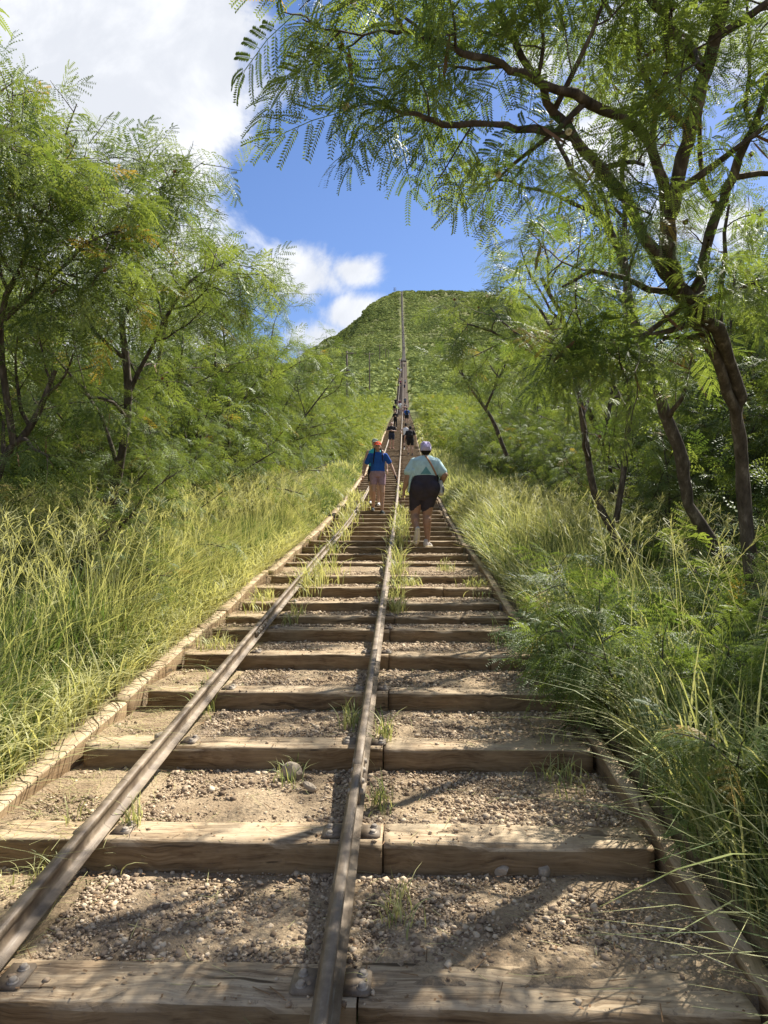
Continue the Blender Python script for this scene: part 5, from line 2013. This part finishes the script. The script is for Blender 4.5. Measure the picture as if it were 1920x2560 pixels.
    if hairstyle == 'short':
        hr = [ell((0, -0.005 + ly, 1.625), (0.08, 0.094, 0.097)), ell((0, -0.03 + ly, 1.58), (0.078, 0.07, 0.085))]
    elif hairstyle == 'bun':
        hr = [ell((0, -0.01 + ly, 1.62), (0.08, 0.092, 0.097)), ell((0, -0.05 + ly, 1.71), (0.045, 0.045, 0.04))]
    elif hairstyle == 'long':
        hr = [ell((0, -0.01 + ly, 1.62), (0.082, 0.094, 0.1)), cap((0, -0.06 + ly, 1.58), (0, -0.1 + ly, 1.33), 0.07, 0.04, 1, 0.6)]
    elif hairstyle == 'braids':
        hr = [ell((0, -0.02 + ly, 1.61), (0.08, 0.088, 0.1)), cap((-0.07, 0.02 + ly, 1.55), (-0.1, 0.12 + ly, 1.38), 0.02, 0.016), cap((0.07, 0.02 + ly, 1.55), (0.09, 0.12 + ly, 1.38), 0.02, 0.016),
              cap((-0.1, 0.12 + ly, 1.38), (-0.115, 0.135 + ly / 2, 1.2), 0.016, 0.011), cap((0.09, 0.12 + ly, 1.38), (0.115, 0.14 + ly / 2, 1.15), 0.016, 0.011)]
    if hr:
        link('hair', blob('hair', hr, vox, 2, cloth(hair)), root)
    if head:
        kind, c = head[:2]
        if kind == 'cap':
            cp = link('cap', blob('cap', [ell((0, 0.0 + ly, 1.668), (0.087, 0.1, 0.065)), ell((0, -0.03 + ly, 1.64), (0.084, 0.075, 0.05))], min(vox, 0.009), 2, cloth(c)), root)
            link('brim', blob('brim', [ell((0, 0.125 + ly, 1.643), (0.068, 0.062, 0.009), 0, -0.3)], 0.006, 1, cloth(c)), cp)
            if len(head) > 2:
                link('badge', blob('badge', [ell((0, 0.1 + ly, 1.672), (0.026, 0.008, 0.024), 0, 0.25)], 0.005, 1, cloth(head[2])), cp)
                link('badge_mark', blob('badge_mark', [ell((0, 0.108 + ly, 1.675), (0.012, 0.005, 0.01), 0, 0.25)], 0.003, 1, cloth((0.7, 0.7, 0.7))), cp)
        elif kind == 'hat':
            cp = link('sun_hat', blob('sun_hat', [ell((0, 0 + ly, 1.67), (0.09, 0.1, 0.08)), ell((0, 0 + ly, 1.64), (0.16, 0.17, 0.014))], vox, 1, cloth(c)), root)
    if pack:
        b = link('backpack', blob('backpack', [cap((0, -0.19 + ly / 2, 1.12), (0, -0.18 + ly / 2, 1.33), 0.1, 0.09, 1.35, 0.85), ell((0, -0.26 + ly / 2, 1.14), (0.09, 0.045, 0.08))], vox, 3, cloth(pack)), root)
        link('strap', blob('strap', [cap((s * 0.1, 0.1 + ly, 1.25), (s * 0.1, 0.02 + ly, 1.455), 0.018, 0.018) for s in (-1, 1)], vox, 1, cloth(pack)), b)
    if extras:
        extras(root)
    tag(root, label, 'person', group)
    return root


def face(root, ly=0.0):
    """eyes and mouth for a face turned to the camera"""
    for s in (-1, 1):
        link('eye', blob('eye', [ell((s * 0.03, 0.103 + ly, 1.605), (0.011, 0.006, 0.006))], 0.003, 0, cloth((0.03, 0.02, 0.02))), root)
    link('mouth', blob('mouth', [ell((0, 0.118 + ly, 1.545), (0.02, 0.006, 0.005))], 0.003, 0, cloth((0.28, 0.1, 0.08))), root)


def ex_blue(root):
    face(root, 0.05)
    link('glove', blob('glove', hand((-0.40, 0.08, 0.88), (-0.3, 0.1, -1), (0.2, 1, 0), 0.3, 1.16), 0.007, 1, cloth((0.025, 0.025, 0.03))), root)


person(stand(945, 17.4), "hiker coming down in blue t-shirt, mauve shorts and orange cap with looking-down face", False, 1.72, (0.4, 0.24, 0.165), (0.02, 0.085, 0.33), (0.3, 0.2, 0.23),
       (0.03, 0.04, 0.045), (0.02, 0.015, 0.015), [((-0.31, -0.02, 1.15), (-0.4, 0.08, 0.88)), ((0.28, -0.03, 1.12), (0.33, 0.05, 0.86))], 'short', 'half', 0.9,
       ('cap', (0.62, 0.085, 0.03), (0.04, 0.04, 0.05)), None, 'braids', None, 1.18, 0.009, 0.1, ex_blue, 0.05)
person(stand(936, 18.3), "hiker in teal sleeveless top and black shorts half hidden behind the orange-capped one", False, 1.78, (0.44, 0.27, 0.19), (0.06, 0.42, 0.42), (0.02, 0.02, 0.025),
       (0.7, 0.68, 0.66), (0.05, 0.03, 0.02), 'swing', 'none', 'shorts', 0.6, ('cap', (0.16, 0.2, 0.17)), None, 'short', None, 1.05, 0.011, 0.0, face)
person(stand(979, 45), "hiker in black t-shirt and navy shorts standing to look at a phone in both hands", False, 1.76, (0.36, 0.21, 0.15), (0.022, 0.022, 0.026), (0.025, 0.03, 0.05),
       (0.3, 0.15, 0.12), (0.04, 0.03, 0.025), 'phone', 'short', 'shorts', 0.1, None, None, 'short', None, 1.15, 0.012, 0, face)
person(stand(988.5, 66), "hiker in black long sleeves and black leggings behind the phone reader", False, 1.68, (0.38, 0.23, 0.16), (0.02, 0.02, 0.022), (0.02, 0.02, 0.022),
       (0.4, 0.38, 0.36), (0.03, 0.02, 0.02), 'phone', 'long', 'long', 0.4, None, None, 'bun', None, 1.0, 0.014)
person(stand(1026, 39.5), "hiker in black shirt and shorts climbing with a black backpack", True, 1.72, (0.42, 0.26, 0.19), (0.02, 0.02, 0.022), (0.018, 0.018, 0.02),
       (0.05, 0.04, 0.04), (0.02, 0.02, 0.02), 'swing', 'short', 'shorts', 0.4, None, (0.022, 0.022, 0.025), 'short', None, 1.2, 0.012)
person(stand(1015, 43), "hiker with a dark bun and white top low off the shoulders, ahead of the backpacker", True, 1.72, (0.5, 0.33, 0.25), (0.62, 0.6, 0.6), (0.03, 0.02, 0.025),
       (0.65, 0.65, 0.65), (0.02, 0.018, 0.018), 'hips', 'none', 'long', 0.5, None, None, 'bun', None, 1.1, 0.013)
person(stand(1017.5, 72), "hiker climbing in royal blue shirt, black backpack and dark shorts", True, 1.74, (0.4, 0.24, 0.18), (0.03, 0.12, 0.4), (0.02, 0.02, 0.025),
       (0.1, 0.1, 0.1), (0.03, 0.02, 0.02), 'swing', 'short', 'shorts', 0.5, None, (0.025, 0.03, 0.04), 'short', None, 1.15, 0.016)
person(stand(1011, 78), "hiker in dusky pink top just left of the royal blue shirted one", True, 1.66, (0.38, 0.24, 0.18), (0.35, 0.22, 0.2), (0.05, 0.05, 0.07),
       (0.3, 0.3, 0.3), (0.05, 0.035, 0.03), 'swing', 'short', 'long', 0.5, None, None, 'long', None, 1.0, 0.018)
far_p = [
    (989, 134, False, (0.02, 0.02, 0.022), (0.02, 0.02, 0.022), None, "tiny hiker all in black at the left edge of the steps"),
    (986, 110, False, (0.02, 0.02, 0.022), (0.3, 0.2, 0.15), None, "tiny hiker in black top and tan bottoms left of the rails"),
    (999.5, 130, False, (0.16, 0.05, 0.06), (0.04, 0.03, 0.03), None, "tiny hiker in maroon top between the rails"),
    (1000.5, 121, True, (0.7, 0.72, 0.75), (0.5, 0.5, 0.5), None, "tiny hiker in white shirt between the rails"),
    (1013, 136, True, (0.05, 0.08, 0.13), (0.03, 0.03, 0.05), ('hat', (0.6, 0.52, 0.4)), "tiny hiker in navy with a straw sun hat on the right side"),
    (1011.5, 106, True, (0.55, 0.33, 0.27), (0.04, 0.04, 0.05), None, "tiny hiker in salmon shirt on the right side of the steps"),
    (1014, 116, True, (0.25, 0.23, 0.2), (0.04, 0.04, 0.05), None, "tiny hiker in grey-brown shirt right of the salmon one"),
    (1001.5, 184, False, (0.2, 0.03, 0.07), (0.03, 0.02, 0.02), None, "minute hiker in crimson top high between the rails"),
    (1004, 192, False, (0.5, 0.4, 0.3), (0.3, 0.25, 0.2), None, "minute hiker in tan above the crimson one"),
    (1011.5, 174, True, (0.03, 0.04, 0.07), (0.02, 0.02, 0.03), None, "minute hiker in dark navy right of the middle rail below the grey one"),
    (1013.5, 186, True, (0.3, 0.31, 0.33), (0.1, 0.1, 0.12), None, "minute hiker in grey high on the right edge"),
    (995.5, 224, False, (0.72, 0.72, 0.74), (0.1, 0.1, 0.14), None, "minute hiker in white at the left edge near the crest"),
    (1003, 220, False, (0.65, 0.66, 0.7), (0.2, 0.2, 0.22), None, "minute hiker in pale grey between the rails near the crest"),
    (1010.5, 234, True, (0.04, 0.04, 0.05), (0.03, 0.03, 0.03), ('hat', (0.6, 0.8, 0.08)), "minute hiker in a neon yellow hat near the crest"),
    (1004, 248, True, (0.06, 0.06, 0.08), (0.04, 0.04, 0.05), None, "minute dark-clad hiker at the very crest of the near steps"),
    (1000, 255, True, (0.5, 0.3, 0.3), (0.05, 0.05, 0.06), None, "minute hiker in faded red at the crest"),
]
for px, Zc, aw, tp, bt, hd, lab in far_p:
    person(stand(px, Zc), lab, aw, 1.72, SKL, tp, bt, (0.3, 0.3, 0.3), (0.03, 0.02, 0.02), 'swing', 'short', 'shorts', 0.4, hd, None, 'short', None, 1.12, 0.03)
# specks of walkers on the steep face
rq = np.random.RandomState(8)
pa = person(Vector((0, 0, 0)), "speck of a walker on the thin line of path up the steep face", True, 1.75, SKL, (0.6, 0.55, 0.55), (0.05, 0.05, 0.06), (0.3, 0.3, 0.3), (0.03, 0.02, 0.02),
            'swing', 'short', 'long', 0.4, None, None, 'short', 'walkers on the steep face', 1.2, 0.04)
pb = person(Vector((0, 0, 0)), "speck of a walker on the thin line of path up the steep face", True, 1.75, SKL, (0.1, 0.1, 0.12), (0.05, 0.05, 0.06), (0.3, 0.3, 0.3), (0.03, 0.02, 0.02),
            'swing', 'short', 'long', 0.4, None, None, 'short', 'walkers on the steep face', 1.2, 0.04)


def copy_tree(o, parent=None):
    c = o.copy()
    C.objects.link(c)
    c.parent = parent
    for ch in list(o.children):
        copy_tree(ch, c)
    return c


for i in range(34):
    Y = 470 + 300 * rq.rand() if i < 26 else 770 + 200 * rq.rand()
    xo_ = -3.0 * min(1, max(0, (Y - 500) / 500))
    src = pa if i % 2 else pb
    o = src if i < 2 else copy_tree(src)
    o.location = (xo_ + 0.9 * rq.uniform(-1, 1), Y, max(float(ground(xo_, Y)), float(P(Y))) + 0.47)

# ------------------------------------------------------------------ utility poles
M['pole'] = simple('pole_wood', (0.14, 0.11, 0.085), 0.9, 0, 0.3, 6, 0.3)


def pole(px, Zc, ytop, armpx, label, transformer=False, arms=1):
    tp = pt(px, ytop, Zc)
    gz = float(ground(tp.x, tp.y))
    H = tp.z - gz
    root = new_empty('utility_pole', (tp.x, tp.y, gz))
    root.rotation_euler = (0, -0.012, 0)
    link('post', blobless_post(H), root)
    aw = armpx / F * Zc / 2
    for a in range(arms):
        zc = H - 0.35 - a * 1.1
        w2 = aw * (1 - 0.12 * a)
        bar = box_mesh('crossarm', (-w2, -0.2, zc - 0.07), (w2, -0.13, zc + 0.07), M['pole'])
        ca = link('crossarm', bar, root)
        for x in (-0.93, -0.55, 0.55, 0.93):
            link('insulator', lathe('insulator', [(0.02, 0), (0.05, 0.03), (0.05, 0.08), (0.03, 0.1), (0.045, 0.14), (0.0, 0.17)], M['insul']), ca, (x * w2, -0.165, zc + 0.07))
    for s in (-1, 1):
        V_ = []
        a_, b_ = np.array((s * 0.1, -0.16, H - 1.0)), np.array((s * aw * 0.5, -0.165, H - 0.42))
        link('brace', tube_mesh('brace', [a_, b_], 0.02, M['pole']), root)
    if transformer:
        link('switch_box', lathe('switch_box', [(0.0, 0), (0.16, 0.0), (0.16, 0.5), (0.1, 0.56), (0, 0.56)], M['insul']), root, (0.3, -0.05, H - 3.0))
        link('switch_box', lathe('switch_box', [(0.0, 0), (0.12, 0.0), (0.12, 0.35), (0, 0.38)], M['insul']), root, (-0.25, -0.05, H - 3.3))
    tag(root, label, 'utility pole', 'utility poles climbing the hill left of the steps')


def lathe(name, prof, mat, n=10):
    V_ = []
    for r_, z in prof:
        for i in range(n):
            V_.append((max(r_, 0.001) * math.cos(2 * PI * i / n), max(r_, 0.001) * math.sin(2 * PI * i / n), z))
    f = [(j * n + i, j * n + (i + 1) % n, (j + 1) * n + (i + 1) % n, (j + 1) * n + i) for j in range(len(prof) - 1) for i in range(n)]
    return mesh_np(name, V_, [f], mat, smooth=True)


def blobless_post(H):
    return lathe('post', [(0.17, -0.8), (0.165, 0), (0.15, H * 0.4), (0.135, H * 0.75), (0.12, H), (0.0, H + 0.02)], M['pole'], 12)


def box_mesh(name, a, b, mat):
    V_ = [(x, y, z) for x in (a[0], b[0]) for y in (a[1], b[1]) for z in (a[2], b[2])]
    f = [(0, 1, 3, 2), (4, 6, 7, 5), (0, 4, 5, 1), (2, 3, 7, 6), (0, 2, 6, 4), (1, 5, 7, 3)]
    return mesh_np(name, V_, [f], mat)


def tube_mesh(name, pts_, r_, mat, sides=5):
    t = Tree(0)
    t.tubes.append((np.array(pts_, float), np.full(len(pts_), r_), sides))
    return t.wood(name, mat)


M['insul'] = simple('insulator', (0.12, 0.1, 0.09), 0.5)
pole(869, 90, 878, 46, "nearest and tallest utility pole with a long crossarm, left of the steps", True)
pole(924.5, 165, 882, 26, "second nearest utility pole, right of the nearest one")
pole(949.5, 270, 861, 16, "third utility pole in the line, standing higher than the second")
pole(964, 350, 872, 13, "fourth utility pole in the line, shorter looking than the third")
pole(972, 430, 876, 9, "fifth utility pole, small between the fourth and sixth")
pole(978, 500, 853, 9, "sixth utility pole, close left of the path line")
pole(982, 640, 826, 8, "highest utility pole on the slope, a faint stick close by the path")
# sagging wire between the first two poles
# mast on the summit
tp = pt(987, 719, 1010)
gz = float(ground(tp.x, tp.y))
root = new_empty('summit_mast', (tp.x, tp.y, gz))
H = tp.z - gz
M['mast'] = simple('mast_steel', (0.08, 0.08, 0.09), 0.6, 0.3)
link('post', lathe('post', [(0.35, -2), (0.3, H), (0, H)], M['mast'], 6), root)
for z in (H - 0.6, H - 2.6, H - 4.6):
    link('crossbar', box_mesh('crossbar', (-2.2, -0.2, z - 0.22), (2.2, 0.2, z + 0.22), M['mast']), root)
tag(root, "small dark mast with three crossbars standing on the summit", 'mast')
# wires sagging off the nearest pole to the left
for k_w, (x1p, y1p) in enumerate(((700 + 335 / 2.95, 650 + 830 / 2.95), (700 + 365 / 2.95, 650 + 860 / 2.95))):
    a_ = np3(pt(868, 650 + 790 / 2.95, 89.7))
    b_ = np3(pt(x1p - 60, y1p + 4, 70))
    W_ = [a_ * (1 - t) + b_ * t - np.array((0, 0, 2.2 * 4 * t * (1 - t) * 0.3)) for t in np.linspace(0, 1, 14)]
    o = link('overhead_wire', tube_mesh('overhead_wire', W_, 0.018, simple('wire', (0.5, 0.5, 0.42), 0.5), 4))
    tag(o, ("upper" if k_w == 0 else "lower") + " pale wire sagging left from the nearest utility pole", 'wire')
